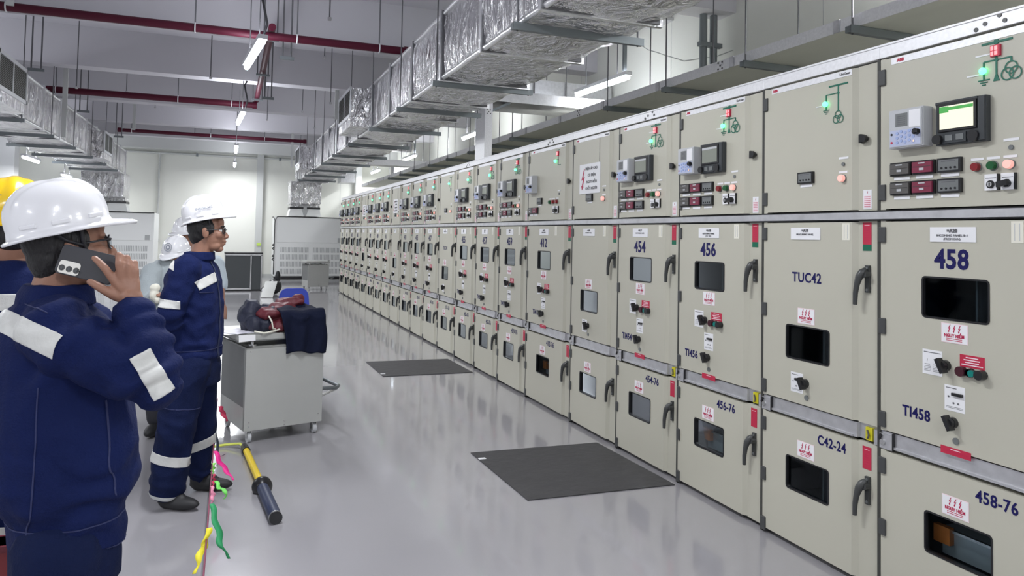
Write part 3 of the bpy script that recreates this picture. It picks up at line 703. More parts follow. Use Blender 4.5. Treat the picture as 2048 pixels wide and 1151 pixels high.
HOLE_A = (0.168, 0.449, 1.205, 1.370); HOLE_T = (0.173, 0.457, 0.920, 1.087); HOLE_L = (0.177, 0.455, 0.280, 0.443)
def sh(h, o): return (h[0]+o, h[1]+o, h[2], h[3])
def cabinet(yfar, w, kind, off, number, lower, low_text, plate, label, full=True, lit=False, tag_green=True, dist=0):
    t = thing('switchgear_cabinet', label, 'switchgear cabinet', (D, yfar, 0), -PI/2, 'beige switchgear cabinets in the long row')
    # carcass
    def carc():
        m = MB().box(0.003, w-0.003, 0.05, 1.25, 0.0, 2.30, PAINT).box(0.0, w, 0.046, 0.05, 0.0, 2.30, GAP)
        m.box(-0.012, 0.002, 0.020, 0.05, 0.0, 2.30, GAP).box(0.0, w, 0.035, 0.05, 0.0, 0.018, BLACK)
        return m
    if kind: hole_m, hole_l = (sh(HOLE_A if kind in ('hmi', 'relay') else HOLE_T, off), sh(HOLE_L, off))
    def carc2():
        # hollow behind the windows: side, top, back sheets, dark gasket strip, front frame coloured dark for gap shade
        m = MB().box(0.003, 0.012, 0.05, 1.25, 0.0, 2.30, PAINT).box(w-0.012, w-0.003, 0.05, 1.25, 0.0, 2.30, PAINT).box(0.003, w-0.003, 1.24, 1.25, 0.0, 2.30, PAINT).box(0.003, w-0.003, 0.05, 1.25, 2.29, 2.30, PAINT)
        m.box(0.0, 0.012, 0.040, 0.052, 0.0, 2.30, GAP).box(w-0.016, w, 0.005, 0.060, 0.0, 2.30, GAP).box(0.0, w, 0.04, 0.05, 0.0, 0.020, BLACK)
        m.box(0.012, w-0.012, 0.046, 0.05, 1.59, 2.30, GAP)
        return m
    ob(('carc', w), 'body', t, carc2)
    ob(('toprail', w), 'top_rail', t, lambda: MB().box(0, w, 0.0, 0.09, 2.302, 2.362, GALVL).box(0, w, -0.004, 0.0, 2.352, 2.362, GALVL), 0.002)
    if yfar in BOLTED:
        def bp():
            m = MB()
            for a, b in ((0, 0), (0.055, 0.022), (-0.035, -0.018), (0.075, -0.008)): m.disc((w*0.5+a, 0.0, 2.33+b*0.8), (0, -1, 0), 0.0085, 0.003, BLACK, 10)
            return m
        ob(('bolts', w), 'rail_bolts', t, bp)
    ob(('midrail', w), 'upper_divider_rail', t, lambda: MB().box(0, w, -0.012, 0.05, 1.603, 1.634, GALV).box(0, w, 0.0, 0.05, 1.634, 1.640, BLACK).box(0, w, 0.0, 0.05, 1.597, 1.603, BLACK))
    ob(('lowrail', w), 'lower_divider_rail', t, lambda: MB().box(0, w-0.13, 0.012, 0.06, 0.634, 0.700, GALV).box(w-0.13, w, 0.03, 0.06, 0.634, 0.700, GALV).box(0, w-0.15, 0.004, 0.012, 0.634, 0.644, GALV))
    def brk2(): return MB().box(w-0.040, w-0.014, 0.012, 0.03, 0.628, 0.692, GALV)
    ob(('brk2', w), 'end_bracket', t, brk2)
    def brk():
        m = MB().box(0.0, 0.062, 0.000, 0.014, 0.628, 0.690, GALV).disc((0.018, 0.0, 0.655), (0, -1, 0), 0.013, 0.006, CHROME, 10).box(0.062, 0.067, 0.0, 0.014, 0.628, 0.700, BLACK)
        m.obox((0.006, -0.004, 0.675), (0.006, 0, 0.012), (0, 0.004, 0), (0.004, 0, -0.002), BLACK)
        return m
    ob(('brk', w), 'interlock_bracket', t, brk)
    if yfar < 5.3: ob(('ytag', w), 'yellow_tag', t, lambda: MB().box(w-0.088, w-0.052, 0.016, 0.03, 0.636, 0.692, YELLOW).tube([(w-0.076, 0.012, 0.68), (w-0.064, 0.008, 0.66), (w-0.074, 0.012, 0.645)], 0.004, METGREY, 6))
    # upper (instrument) door
    ud = ob(('ud', w), 'upper_door', t, lambda: door_mesh(w, 1.642, 2.296, None).box(0.062, w-0.15, -0.002, 0, 2.262, 2.290, GALVL))
    for z in (2.215, 1.717): ob(('hg', z), 'hinge', ud, lambda: MB().box(0.0, 0.034, -0.008, 0.03, z-0.034, z+0.034, HINGE), 0.003)
    ob(('latch', w), 'latch_knob', ud, lambda: MB().disc((w-0.084, 0.024, 1.963), (0, -1, 0), 0.010, 0.02, BLACK, 12).disc((w-0.084, 0.006, 1.963), (0, -1, 0), 0.017, 0.016, BLACK, 12).box(w-0.108, w-0.096, -0.006, 0.018, 1.944, 1.984, BLACK))
    def wst():
        m = MB().box(w-0.102, w-0.056, 0.016, 0.018, 1.648, 1.735, WHITE)
        bolt_shape(m, w-0.079, 1.722, 0.012, REDINK, 0.0145)
        m.box(w-0.098, w-0.060, 0.0152, 0.016, 1.655, 1.708, PINKW)
        for k in range(6): m.box(w-0.095, w-0.063, 0.0148, 0.016, 1.660+0.0085*k, 1.662+0.0085*k, REDINK)
        return m
    ob(('wst', w), 'warning_sticker', ud, wst)
    if dist < 6:
        def br():
            m = MB(); put_text(m, 'ABB', 0.060+off*0.5+0.012, 2.275, 0.018, REDS, -0.003, 0.0009, 1.0, 'LEFT'); return m
        def br2():
            m = MB(); put_text(m, 'UniGear', w-0.158, 2.275, 0.017, INK, -0.003, 0.0003, 1.0, 'RIGHT'); return m
        ob(('brand2', w, off), 'model_lettering', ud, br2)
        ob(('brand', w, off), 'maker_lettering', ud, br)
    def put(key, name, fn, s, z, parent=t, bevel=0, y=0):
        o = ob(key, name, parent, fn, bevel); o.location = (s, y, z); return o
    if kind == 'hmi':
        put('mimf', 'mimic_diagram', mimic_full, 0.480+off, 2.218)
        put('ledr', 'red_indicator', lambda: MB().box(-0.018, 0.018, -0.010, 0, -0.021, 0.021, REDS).box(-0.015, 0.010, -0.012, 0, -0.017, 0.017, LEDR).box(-0.004, -0.001, -0.0125, 0, -0.017, 0.017, REDS).box(-0.015, 0.010, -0.0125, 0, -0.002, 0.001, REDS), 0.480+off, 2.218)
        put('ledg', 'green_indicator', lambda: MB().sph((0, -0.008, 0), 0.013, LEDG, 8), 0.432+off, 2.151)
        r = put('relay', 'protection_relay', relay, 0.056+off, 1.893, bevel=0.003)
        ob('relf', 'relay_display', r, relay_face); ob('relk', 'relay_keypad', r, relay_keys)
        h = put('hmi', 'control_display', hmi, 0.252+off, 1.886, bevel=0.004)
        ob(('hs', lit), 'screen', h, lambda: hmi_screen(lit)); ob('hc', 'control_knobs', h, hmi_ctl)
        for z in (1.838, 1.757):
            for x, k in ((0.028, 'grey'), (0.134, 'red'), (0.246, 'led')): put(('met', k), 'meter', lambda: meter(k), x+off, z)
        for x, mt in ((0.405, BTNR), (0.467, BTNG), (0.529, LEDW)): put(('btn', mt.name), 'push_button', lambda: button(mt), x+off, 1.793)
        for x, k in ((0.438, 0), (0.500, 1)): put(('sel', k), 'selector_switch', lambda: selector(k), x+off, 1.762)
        put('lock', 'door_lock', lambda: MB().disc((0, 0, 0), (0, -1, 0), 0.009, 0.006, MGREY, 12).box(-0.028, 0.028, -0.002, 0, 0.024, 0.034, WHITE), 0.533+off, 1.854)
    elif kind == 'relay':
        put('mims', 'mimic_diagram', lambda: MB().box(-0.03, 0.03, -0.003, 0, 0.030, 0.034, MIMIC).box(0.0, 0.004, -0.003, 0, -0.10, -0.01, MIMIC).box(-0.028, 0.012, -0.003, 0, -0.055, -0.05, MIMIC).box(0.004, 0.055, -0.003, 0, -0.10, -0.096, MIMIC), 0.655, 2.215)
        put('ledr2', 'red_indicator', lambda: MB().box(-0.016, 0.016, -0.010, 0, -0.020, 0.020, REDS).box(-0.013, 0.008, -0.012, 0, -0.015, 0.015, LEDR), 0.655, 2.215)
        put('ledg', 'green_indicator', lambda: MB().sph((0, -0.008, 0), 0.013, LEDG, 8), 0.612, 2.152)
        r = put('relay', 'protection_relay', relay, 0.055, 1.893, bevel=0.003)
        ob('relf', 'relay_display', r, relay_face); ob('relk', 'relay_keypad', r, relay_keys)
        put(('met', 'led'), 'meter', lambda: meter('led'), 0.235, 1.846)
        for x, k in ((0.04, 'grey'), (0.146, 'red')): put(('met', k), 'meter', lambda: meter(k), x, 1.762)
        for x, mt in ((0.515, BTNG), (0.58, BTNR), (0.655, BTNR)): put(('btn', mt.name), 'push_button', lambda: button(mt), x, 1.80)
        for x, k in ((0.575, 0), (0.637, 1)): put(('sel', k), 'selector_switch', lambda: selector(k), x, 1.762)
        put('lock', 'door_lock', lambda: MB().disc((0, 0, 0), (0, -1, 0), 0.009, 0.006, MGREY, 12).box(-0.028, 0.028, -0.002, 0, 0.024, 0.034, WHITE), 0.69, 1.866)
    else:
        put(('met', 'led'), 'meter', lambda: meter('led'), 0.260, 1.838)
        put(('btn', 'led_pinkish'), 'push_button', lambda: button(LEDW), 0.536, 1.793)
        put('lock', 'door_lock', lambda: MB().disc((0, 0, 0), (0, -1, 0), 0.009, 0.006, MGREY, 12).box(-0.028, 0.028, -0.002, 0, 0.024, 0.034, WHITE), 0.538, 1.858)
        if kind == 'tuc':
            put('mimt', 'mimic_diagram', mimic_tuc, 0.506, 2.200); put('ledg', 'green_indicator', lambda: MB().sph((0, -0.008, 0), 0.013, LEDG, 8), 0.433, 2.151)
        else:
            def sign():
                m = MB().box(0, 0.345, -0.004, 0, -0.235, 0, WHITE); bolt_shape(m, 0.062, -0.118, 0.165, REDINK, -0.006)
                for k, (tx, x) in enumerate((('ĐIỆN ÁP CAO', 0.205), ('CÓ ĐIỆN', 0.21), ('NGUY HIỂM', 0.21), ('CHẾT NGƯỜI', 0.205))): put_text(m, tx, x, -0.040-0.052*k, 0.030, INK, -0.0055, 0.0004)
                return m
            put('sign', 'danger_sign', sign, 0.129, 2.077)
            put('slot', 'label_slot', lambda: MB().box(0, 0.004, -0.002, 0, -0.20, 0, INK).box(-0.03, 0.03, -0.002, 0, 0.006, 0.010, INK), 0.455, 2.275)
    # middle door
    md = ob(('md', w, hole_m), 'middle_door', t, lambda: door_mesh(w, 0.704, 1.596, hole_m))
    for z in (1.536, 1.146, 0.752): ob(('hg', z), 'hinge', md, lambda: MB().box(0.0, 0.034, -0.008, 0.03, z-0.033, z+0.033, HINGE), 0.003)
    pane_parts(md, w, hole_m, 'mid', 0)
    h = put('handle', 'door_handle', handle_mesh, w-0.073, 1.340, md, y=0.018)
    put(('rtag', tag_green), 'red_tag', lambda: red_tag(tag_green), w-0.104, 1.590, md, y=0.0175)
    put('stag', 'strip_label', lambda: MB().box(0, 0.044, -0.0015, 0, -0.078, 0, CREAM).box(0.012, 0.014, -0.002, 0, -0.07, -0.008, LGREY).box(0.030, 0.032, -0.002, 0, -0.07, -0.008, LGREY), 0.530+off, 1.587, md)
    def pl():
        m = MB().box(0, 0.192, -0.004, 0, -0.058, 0, WHITE)
        put_text(m, plate[0], 0.096, -0.015, 0.019, INK, -0.0055, 0.0007)
        for k, tx in enumerate(plate[1:]): put_text(m, tx, 0.096, -0.033-0.014*k, 0.0125, INK, -0.0055)
        return m
    put(('pl', plate), 'name_plate', pl, 0.207+off, 1.567, md)
    put('danger', 'danger_sticker', danger, 0.309+off, (1.156 if kind in ('hmi', 'relay') else 1.137), md)
    if kind in ('hmi', 'relay'):
        if number: put(('num', number), 'number_lettering', lambda: (lambda m: (put_text(m, number, 0, 0, 0.105, NAVY, -0.001, 0.0030, 0.88), m)[1])(MB()), 0.297+off, 1.438, md)
        if lower: put(('lo', lower), 'number_lettering', lambda: (lambda m: (put_text(m, lower, 0, 0, 0.060, NAVY, -0.001, 0.0014, 0.86), m)[1])(MB()), 0.140+off, 0.811, md)
        put('sh1', 'instruction_sheet', lambda: sheet(0.086, 0.098, 1), 0.171+off, 1.079, md)
        put('knob', 'rotary_knob', knob_mesh, 0.274+off, 1.028, md)
        put('rsh', 'red_warning_sheet', lambda: red_sheet(0.098, 0.046), 0.331+off, 1.082, md)
        def grp():
            m = MB().disc((-0.035, 0, 0), (0, -1, 0), 0.019, 0.022, mat('button_maroon', (0.05, 0.006, 0.014), 0.35), 14).disc((0.0, 0, 0), (0, -1, 0), 0.017, 0.014, BLACK, 14).disc((0.012, -0.014, 0.0), (0, -1, 0), 0.013, 0.010, TEAL, 14).disc((0.045, 0, 0), (0, -1, 0), 0.018, 0.030, BLACK, 14)
            return m.box(-0.035, 0.045, -0.014, 0, -0.012, 0.012, BLACK)
        put('bgrp', 'push_button_group', grp, 0.378+off, 1.018, md)
        put('sh2', 'instruction_sheet', lambda: sheet(0.084, 0.098, 2), 0.267+off, 0.956, md)
        put('knob', 'rotary_knob', knob_mesh, 0.303+off, 0.815, md)
        put('rpl', 'red_label', lambda: MB().box(0, 0.124, -0.002, 0, -0.029, 0, REDS).box(0.042, 0.082, -0.0025, 0, -0.009, -0.006, PINKW).box(0.012, 0.112, -0.0025, 0, -0.017, -0.015, REDINK), 0.250+off, 0.718, md)
    else:
        if number: put(('num2', number), 'number_lettering', lambda: (lambda m: (put_text(m, number, 0, 0, 0.066, NAVY, -0.001, 0.0013, 0.92), m)[1])(MB()), 0.310, 1.322, md)
        if plate[0]: put('sh3', 'instruction_sheet', lambda: sheet(0.082, 0.096, 2), 0.209, 0.856, md)
        put('knob', 'rotary_knob', knob_mesh, 0.309, 0.815, md)
    put('cap', 'round_plug', lambda: MB().disc((0, 0, 0), (0, -1, 0), 0.013, 0.004, MGREY, 14), 0.314+off, 0.747, md)
    # lower door
    ld = ob(('ld', w, hole_l), 'lower_door', t, lambda: door_mesh(w, 0.022, 0.624, hole_l))
    for z in (0.557, 0.299, 0.046): ob(('hg', z), 'hinge', ld, lambda: MB().box(0.0, 0.034, -0.008, 0.03, z-0.033, z+0.033, HINGE), 0.003)
    pane_parts(ld, w, hole_l, 'low' if kind in ('hmi', 'relay') else 'mid', 0)
    put('handle', 'door_handle', handle_mesh, w-0.073, 0.420, ld, y=0.018)
    if kind != 'sign': put(('rtag', False), 'red_tag', lambda: red_tag(False), w-0.104, 0.606, ld, y=0.0175)
    put('danger', 'danger_sticker', danger, 0.310+off, 0.495, ld)
    if low_text: put(('lt', low_text), 'number_lettering', lambda: (lambda m: (put_text(m, low_text, 0, 0, 0.062, NAVY, -0.001, 0.0012, 0.86), m)[1])(MB()), 0.470+off, 0.567, ld)
    return t
BOLTED = (2.35, 4.61, 6.32, 8.61, 11.7, 14.1)
row = [
 (2.35, 0.95, 'hmi', 0.038, '458', 'TI458', '458-76', ('=A20', 'INCOMING PANEL B-1', '(FROM EVN)'), 'beige switchgear cabinet lettered 458 in blue, nearest to the camera with a lit screen'),
 (3.085, 0.735, 'tuc', 0, 'TUC42', None, 'C42-24', ('=A19', 'MEASURING PANEL'), 'beige switchgear cabinet lettered TUC42 between cabinets 458 and 456'),
 (3.85, 0.765, 'hmi', 0, '456', 'TI456', '456-76', ('=A18', 'OUTGOING PANEL', '(TO TR2)'), 'beige switchgear cabinet lettered 456, directly left of TUC42'),
 (4.61, 0.76, 'hmi', 0, '454', 'TI454', '454-76', ('=A17', 'OUTGOING PANEL'), 'beige switchgear cabinet lettered 454 behind the front rubber mat'),
 (5.37, 0.76, 'sign', 0, None, None, None, ('=A16', 'METERING PANEL'), 'beige switchgear cabinet with a large white danger sign, right of the wide one'),
 (6.32, 0.95, 'relay', 0.083, '412', 'TI412', '412-76', ('=A15', 'BUS COUPLER'), 'wide beige switchgear cabinet lettered 412 with a relay but no large display'),
 (7.08, 0.76, 'hmi', 0, '459', 'TI459', '459-76', ('=A14', 'PANEL'), 'beige switchgear cabinet with blue number 459, first left of the wide one'),
 (7.84, 0.76, 'hmi', 0, '457', 'TI457', '457-76', ('=A13', 'PANEL'), 'beige switchgear cabinet with blue number 457, second left of the wide one'),
 (8.61, 0.77, 'hmi', 0, '455', 'TI455', '455-76', ('=A12', 'PANEL'), 'beige switchgear cabinet with blue number 455, third left of the wide one'),
 (9.40, 0.79, 'tuc', 0, 'TUC41', None, 'C41-24', ('=A11', 'MEASURING PANEL'), 'beige switchgear cabinet without a display, fourth left of the wide one'),
]
nums = ['417', '415', '413', None, '411', '409', '407', None, '405', '403', '401', '402']
words = ['first', 'second', 'third', 'fourth', 'fifth', 'sixth', 'seventh', 'eighth', 'ninth', 'tenth', 'eleventh', 'last']
y = 9.40
for i, nmb in enumerate(nums):
    y = round(y+0.765, 3)
    k = 'hmi' if nmb else 'sign'
    lab = ('distant %s switchgear cabinet past the display-less one by number 455' if False else ('%s distant display cabinet' if nmb else '%s distant cabinet, with white sign,')+' counting away from the plain one left of 455') % words[i]
    row.append((y, 0.765, k, 0, nmb, ('TI'+nmb) if nmb else None, (nmb+'-76') if nmb else None, ('=A%02d' % (10-i if i < 10 else 22-i), 'PANEL'), lab))
for i, (yf, w, kind, off, nb, lo, lt, pl, lab) in enumerate(row):
    cabinet(yf, w, kind, off, nb, lo, lt, pl, lab, lit=(i == 0), dist=i, tag_green=True)
# a plain end and the near continuation of the row, outside the frame
row_next = cabinet(1.40, 0.76, 'sign', 0, None, None, None, ('=A21', 'PANEL'), 'beige switchgear cabinet nearer than 458, outside the frame', dist=9)
# ================================================================ air handling units at the back
def ahu(x0, x1, y0, label):
    t = thing('air_handling_unit', label, 'air conditioning unit', (x0, y0, 0), 0, 'white air handling units at the back wall')
    w = x1-x0; h = 1.94; d = 1.5
    MB().box(0, w, 0.02, d, 0.14, h, ACW).box(0.0, w, 0.03, d, 0.0, 0.05, ACG).build('body', t)
    MB().box(0.01, w-0.01, 0.0, 0.04, 0.06, 0.14, BLACK).build('plinth', t)
    MB().box(0.05, w-0.05, 0.0, 0.02, 1.16, h-0.03, ACW).build('front_panel', t, 0.01)
    m = MB().box(0.05, w-0.05, 0.0, 0.02, 0.16, 1.14, ACW)
    n = 4; gx = (w-0.30)/2
    for i in range(2):
        for j in range(n):
            a = 0.16+i*(gx+0.06); z0 = 0.22+j*0.215
            m.box(a, a+gx-0.06, -0.004, 0.0, z0, z0+0.155, ACG)
            k = a
            while k < a+gx-0.06: m.box(k, k+0.018, -0.010, -0.004, z0, z0+0.155, ACW); k += 0.042
    m.build('louvre_panel', t)
    MB().tube([(-0.01, 0.0, 0.2), (-0.01, 0.0, h-0.12), (0.06, 0.0, h), (w, 0.0, h)], 0.014, BLACK, 6).build('gasket', t)
    MB().tube([(-0.01, 0.0, h-0.12), (-0.03, 0.1, h-0.05), (-0.01, d*0.5, h), (-0.01, d, h)], 0.014, BLACK, 6).build('side_gasket', t)
    MB().box(w-0.22, w-0.10, -0.01, 0.0, 1.18, 1.32, ACG).build('sensor_plate', t)
    for z in (0.62, 0.72, 0.95, 1.05): MB().tube([(-0.02, 0.05, z), (-0.06, 0.0, z+0.03), (-0.03, -0.03, z+0.06)], 0.016, BLACK, 6).build('latch', t)
    return t
ahu(1.30, 3.38, 22.95, 'white air handling unit with louvred lower panel at the end of the cabinet row')
ahu(-4.15, -1.95, 22.6, 'white air handling unit left of the column, partly hidden behind the white helmets')
tag(MB().box(0.86, 0.98, YB-0.19, YB-0.17, 1.02, 1.10, mat('lime_note', (0.50, 0.70, 0.12), 0.6)).build('wall_note'), 'lime green note stuck low on the back wall column', 'note')

# ================================================================ service trucks
def caster(t, x, y, r=0.038, mt=None):
    c = MB().box(x-0.022, x+0.022, y-0.022, y+0.022, r*2+0.004, r*2+0.014, CHROME).box(x-0.019, x-0.015, y-0.018, y+0.018, r*0.8, r*2+0.006, CHROME).box(x+0.015, x+0.019, y-0.018, y+0.018, r*0.8, r*2+0.006, CHROME).build('caster', t)
    MB().disc((x-0.012, y, r), (1, 0, 0), r, 0.024, mt or LGREY, 18).disc((x-0.013, y, r), (1, 0, 0), r*0.45, 0.026, CHROME, 12).build('wheel', c)
def truck(loc, rz, w, d, h, label, grp=None, top=True, scale=1):
    t = thing('service_truck', label, 'equipment truck', loc, rz, grp)
    z0 = 0.088
    MB().box(0.0, w, 0, 0.012, z0, h, CARTG).build('front_panel', t, 0.002)
    m = MB()
    for x, z in ((0.03, h-0.03), (w*0.5, h-0.03), (w-0.03, h-0.03), (0.03, z0+0.03), (w*0.5, z0+0.04), (w-0.03, z0+0.06), (w*0.5, z0+0.015), (0.03, z0+0.06)): m.disc((x, 0, z), (0, -1, 0), 0.005, 0.003, CHROME, 8)
    m.build('screws', t)
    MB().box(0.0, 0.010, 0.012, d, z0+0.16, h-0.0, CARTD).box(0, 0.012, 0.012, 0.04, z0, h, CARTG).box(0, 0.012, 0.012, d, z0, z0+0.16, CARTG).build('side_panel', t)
    MB().box(w-0.010, w, 0.012, d, z0, h, CARTG).build('side_panel', t)
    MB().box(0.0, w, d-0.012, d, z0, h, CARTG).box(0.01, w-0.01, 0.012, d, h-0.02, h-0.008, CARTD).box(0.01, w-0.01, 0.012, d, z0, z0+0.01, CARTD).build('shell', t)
    MB().box(0.0, w, 0.0, 0.05, h-0.012, h, CARTG).box(0, 0.05, 0, d, h-0.012, h, CARTG).build('top_flange', t)
    for x, y in ((0.045, 0.045), (w-0.045, 0.045), (0.045, d-0.045), (w-0.045, d-0.045)): caster(t, x, y)
    if top:
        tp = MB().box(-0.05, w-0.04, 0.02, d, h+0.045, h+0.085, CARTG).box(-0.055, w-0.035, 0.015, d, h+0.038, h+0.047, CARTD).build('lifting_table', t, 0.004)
        m = MB()
        for x, y in ((0.06, 0.06), (w-0.08, 0.06), (0.06, d-0.06), (w-0.08, d-0.06)): m.disc((x, y, h), (0, 0, 1), 0.030, 0.014, CHROME, 14).disc((x, y, h+0.014), (0, 0, 1), 0.012, 0.03, CHROME, 10)
        m.build('table_foot', t)
        MB().box(w-0.01, w+0.035, 0.08, 0.10, h+0.02, h+0.11, CARTG).box(w+0.03, w+0.035, 0.07, 0.14, h+0.03, h+0.11, CARTG).disc((w+0.036, 0.10, h+0.075), (1, 0, 0), 0.008, 0.003, BLACK, 8).build('coupling_bracket', t)
        MB().tube([(w, 0.03, 0.325), (w+0.13, 0.04, 0.315), (w+0.17, 0.10, 0.315), (w+0.17, 0.42, 0.315), (w+0.13, 0.48, 0.315), (w, 0.48, 0.325)], 0.014, STEEL, 10).tube([(w, 0.03, 0.27), (w+0.13, 0.05, 0.305)], 0.010, CARTG, 8).build('pull_handle', t)
    return t
CR = math.radians(15.5); cart_o = Vector((0.145, 5.47, 0))
cart = truck(cart_o, CR, 0.57, 0.60, 0.675, 'grey metal service truck on casters carrying cloths and papers in the aisle')
def cw(x, y, z):    # point on the truck -> world
    return Vector((cart_o.x+x*math.cos(CR)-y*math.sin(CR), cart_o.y+x*math.sin(CR)+y*math.cos(CR), z))
truck((1.93, 19.25, 0), math.radians(12), 0.55, 0.50, 0.66, 'small grey service truck standing far away in front of the white unit')
t = thing('equipment_crate', 'dark panelled crate with silver frame near the back wall column', 'crate', (-0.06, 19.2, 0))
MB().box(0, 0.86, 0.0, 0.6, 0.04, 0.93, mat('crate_panel', (0.055, 0.062, 0.066), 0.5)).build('body', t)
m = MB()
for a, b, c, d in ((-0.01, 0.87, 0.88, 0.92), (-0.01, 0.6, 0.04, 0.075), (0.595, 0.62, 0.04, 0.9), (0.84, 0.87, 0.04, 0.9), (-0.01, 0.01, 0.04, 0.9)): m.box(a, b, -0.01, 0.005, c, d, CHROME)
m.build('frame', t)
MB().box(-0.02, 0.88, -0.02, 0.62, 0.925, 0.955, BLACK).build('lid', t, 0.006)
MB().box(0.0, 0.86, 0.02, 0.58, 0.0, 0.04, BLACK).build('base', t)
t = thing('metal_sheet', 'grey sheet leaning on a black bundle beside the dark crate', 'metal sheet', (0.72, 17.3, 0))
MB().obox((0.18, 0.15, 0.17), (0.13, -0.02, 0), (0.06, 0.22, 0.165), (0.0, -0.006, 0.008), CARTG).build('panel', t)
t = thing('black_bundle', 'black crumpled bundle lying beside the dark crate', 'bundle', (1.05, 18.2, 0))
MB().sph((0, 0, 0.18), 0.18, BLACK, 8, (1, 0.8, 1)).sph((-0.16, 0.05, 0.10), 0.13, BLACK, 8, (1, 1, 0.8)).sph((0.08, 0.02, 0.40), 0.09, BLACK, 8, (0.7, 0.7, 1.8)).sph((-0.2, -0.1, 0.10), 0.08, WHITE, 8).build('cover', t)

# ================================================================ rubber mats, pole, rope
def rmat(p, label, tagx):
    t = thing('rubber_mat', label, 'mat', (p[0][0], p[0][1], 0), 0, 'dark rubber mats in front of the cabinets')
    o = Vector((p[0][0], p[0][1], 0))
    MB().prism([Vector((x, y, 0.001))-o for x, y in p], (0, 0, 0.005), MATD).build('mat_sheet', t)
    a, b = Vector((*p[0], 0))-o, Vector((*p[3], 0))-o; q = a.lerp(b, tagx)
    MB().box(q.x, q.x+0.05, q.y-0.015, q.y+0.015, 0.006, 0.008, WHITE).build('paper_tag', t)
rmat([(1.60, 4.80), (2.555, 4.76), (2.585, 3.81), (1.63, 3.85)], 'large dark rubber mat on the floor, nearer of the two', 0.16)
rmat([(1.535, 8.52), (2.51, 8.48), (2.53, 7.58), (1.555, 7.61)], 'dark rubber mat farther down the row, smaller in the photo', 0.86)

t = thing('insulated_pole', 'yellow insulated pole with black guard and dark blue grip lying on the floor', 'pole', (0.150, 5.28, 0.034))
A = Vector((0, 0, 0)); B = Vector((0.122, -1.33, 0)); dirp = (B-A).normalized()
YEL = mat('pole_yellow', (0.80, 0.58, 0.02), 0.35); GRIP = mat('grip_navy', (0.018, 0.028, 0.07), 0.45)
g = (B-A).length
MB().tube([A, A+dirp*(g*0.60)], 0.021, YEL, 16).build('shaft', t)
MB().tube([A-dirp*0.03, A+dirp*0.09], [0.022, 0.027], BLACK, 14).build('end_socket', t)
MB().tube([A+dirp*(g*0.60-0.0), A+dirp*(g*0.60+0.02), A+dirp*(g*0.60+0.045), A+dirp*(g*0.60+0.07)], [0.028, 0.056, 0.056, 0.034], BLACK, 22).build('guard', t)
MB().tube([A+dirp*(g*0.64), A+dirp*(g-0.01)], 0.033, GRIP, 18).build('grip', t)
MB().tube([A+dirp*(g-0.012), A+dirp*g], 0.034, CHROME, 18).tube([A+dirp*g, A+dirp*(g+0.008)], 0.033, BLACK, 18).build('end_cap', t)
MB().tube([A+Vector((0, 0.0, 0)), A+Vector((-0.03, 0.10, 0.0)), A+Vector((-0.12, 0.16, -0.015)), A+Vector((-0.24, 0.15, -0.022)), A+Vector((-0.42, 0.08, -0.024))], 0.009, mat('wire_yellow', (0.62, 0.66, 0.12), 0.4), 8).build('earthing_wire', t)

t = thing('flag_rope', 'low barrier rope with coloured pennants between the workers and the pole', 'barrier rope', (0, 0, 0))
rp = [Vector(p) for p in ((-0.035, 5.62, 0.30), (-0.04, 5.0, 0.285), (-0.04, 4.4, 0.28), (-0.04, 3.9, 0.29), (-0.04, 3.2, 0.325), (-0.04, 2.6, 0.37), (-0.045, 2.2, 0.52), (-0.05, 1.62, 0.70))]
MB().tube(rp, 0.0032, mat('rope_pink', (0.20, 0.03, 0.07), 0.6), 8).build('rope', t)
MB().box(-0.075, -0.025, 1.57, 1.62, 0.0, 0.73, COLG).build('end_post', t); MB().disc((-0.05, 1.595, 0), (0, 0, 1), 0.14, 0.02, BLACK, 24).build('post_foot', t)
def ribbon(pts, w, col, nm, tw=0.6):
    pts = [Vector(p) for p in pts]
    fine = []
    for i in range(len(pts)-1):
        for k in range(6): fine.append(pts[i].lerp(pts[i+1], k/6))
    fine.append(pts[-1]); n = len(fine); vs = []; fs = []
    for i, p in enumerate(fine):
        u = i/(n-1); ww = w*(0.25+0.75*math.sin(PI*min(1, u*1.15+0.08))**0.6) if u < 0.9 else w*0.35
        a = tw*math.sin(u*5)+0.3; dr = Vector((math.cos(a), math.sin(a)*0.9, 0.15*math.sin(u*9)))
        q = p+Vector((0.004*math.sin(u*17), 0.006*math.cos(u*13), 0)); vs += [q-dr*ww/2, q+dr*ww/2]
    for i in range(n-1): fs.append((2*i, 2*i+1, 2*i+3, 2*i+2))
    o = MB().add(vs, fs, mat('ribbon_'+nm, col, 0.6), True).build('pennant', t); s = o.modifiers.new('s', 'SOLIDIFY'); s.thickness = 0.0012
    o['label'] = nm.replace('_', ' ')+' pennant'
ribbon([at(430, 902, 4.3), at(441, 925, 4.28), at(456, 945, 4.25), at(468, 960, 4.2)], 0.034, (0.75, 0.02, 0.25), 'magenta')
ribbon([at(427, 926, 4.1), at(426, 936, 4.1), at(426, 948, 4.1)], 0.022, (0.30, 0.80, 0.15), 'light_green')
ribbon([at(431, 962, 3.8), at(440, 976, 3.78), at(452, 982, 3.75), at(450, 998, 3.74)], 0.026, (0.18, 0.68, 0.12), 'lime_green')
ribbon([at(423, 973, 3.7), at(425, 990, 3.68), at(424, 1006, 3.66)], 0.026, (0.80, 0.28, 0.42), 'pale_pink')
ribbon([at(423, 1008, 3.4), at(430, 1035, 3.37), at(438, 1070, 3.32), at(442, 1092, 3.3), at(460, 1117, 3.3)], 0.034, (0.02, 0.28, 0.10), 'dark_green')
ribbon([at(418, 1056, 3.0), at(410, 1085, 2.98), at(400, 1110, 2.95), at(390, 1148, 2.9)], 0.036, (0.78, 0.68, 0.03), 'yellow')
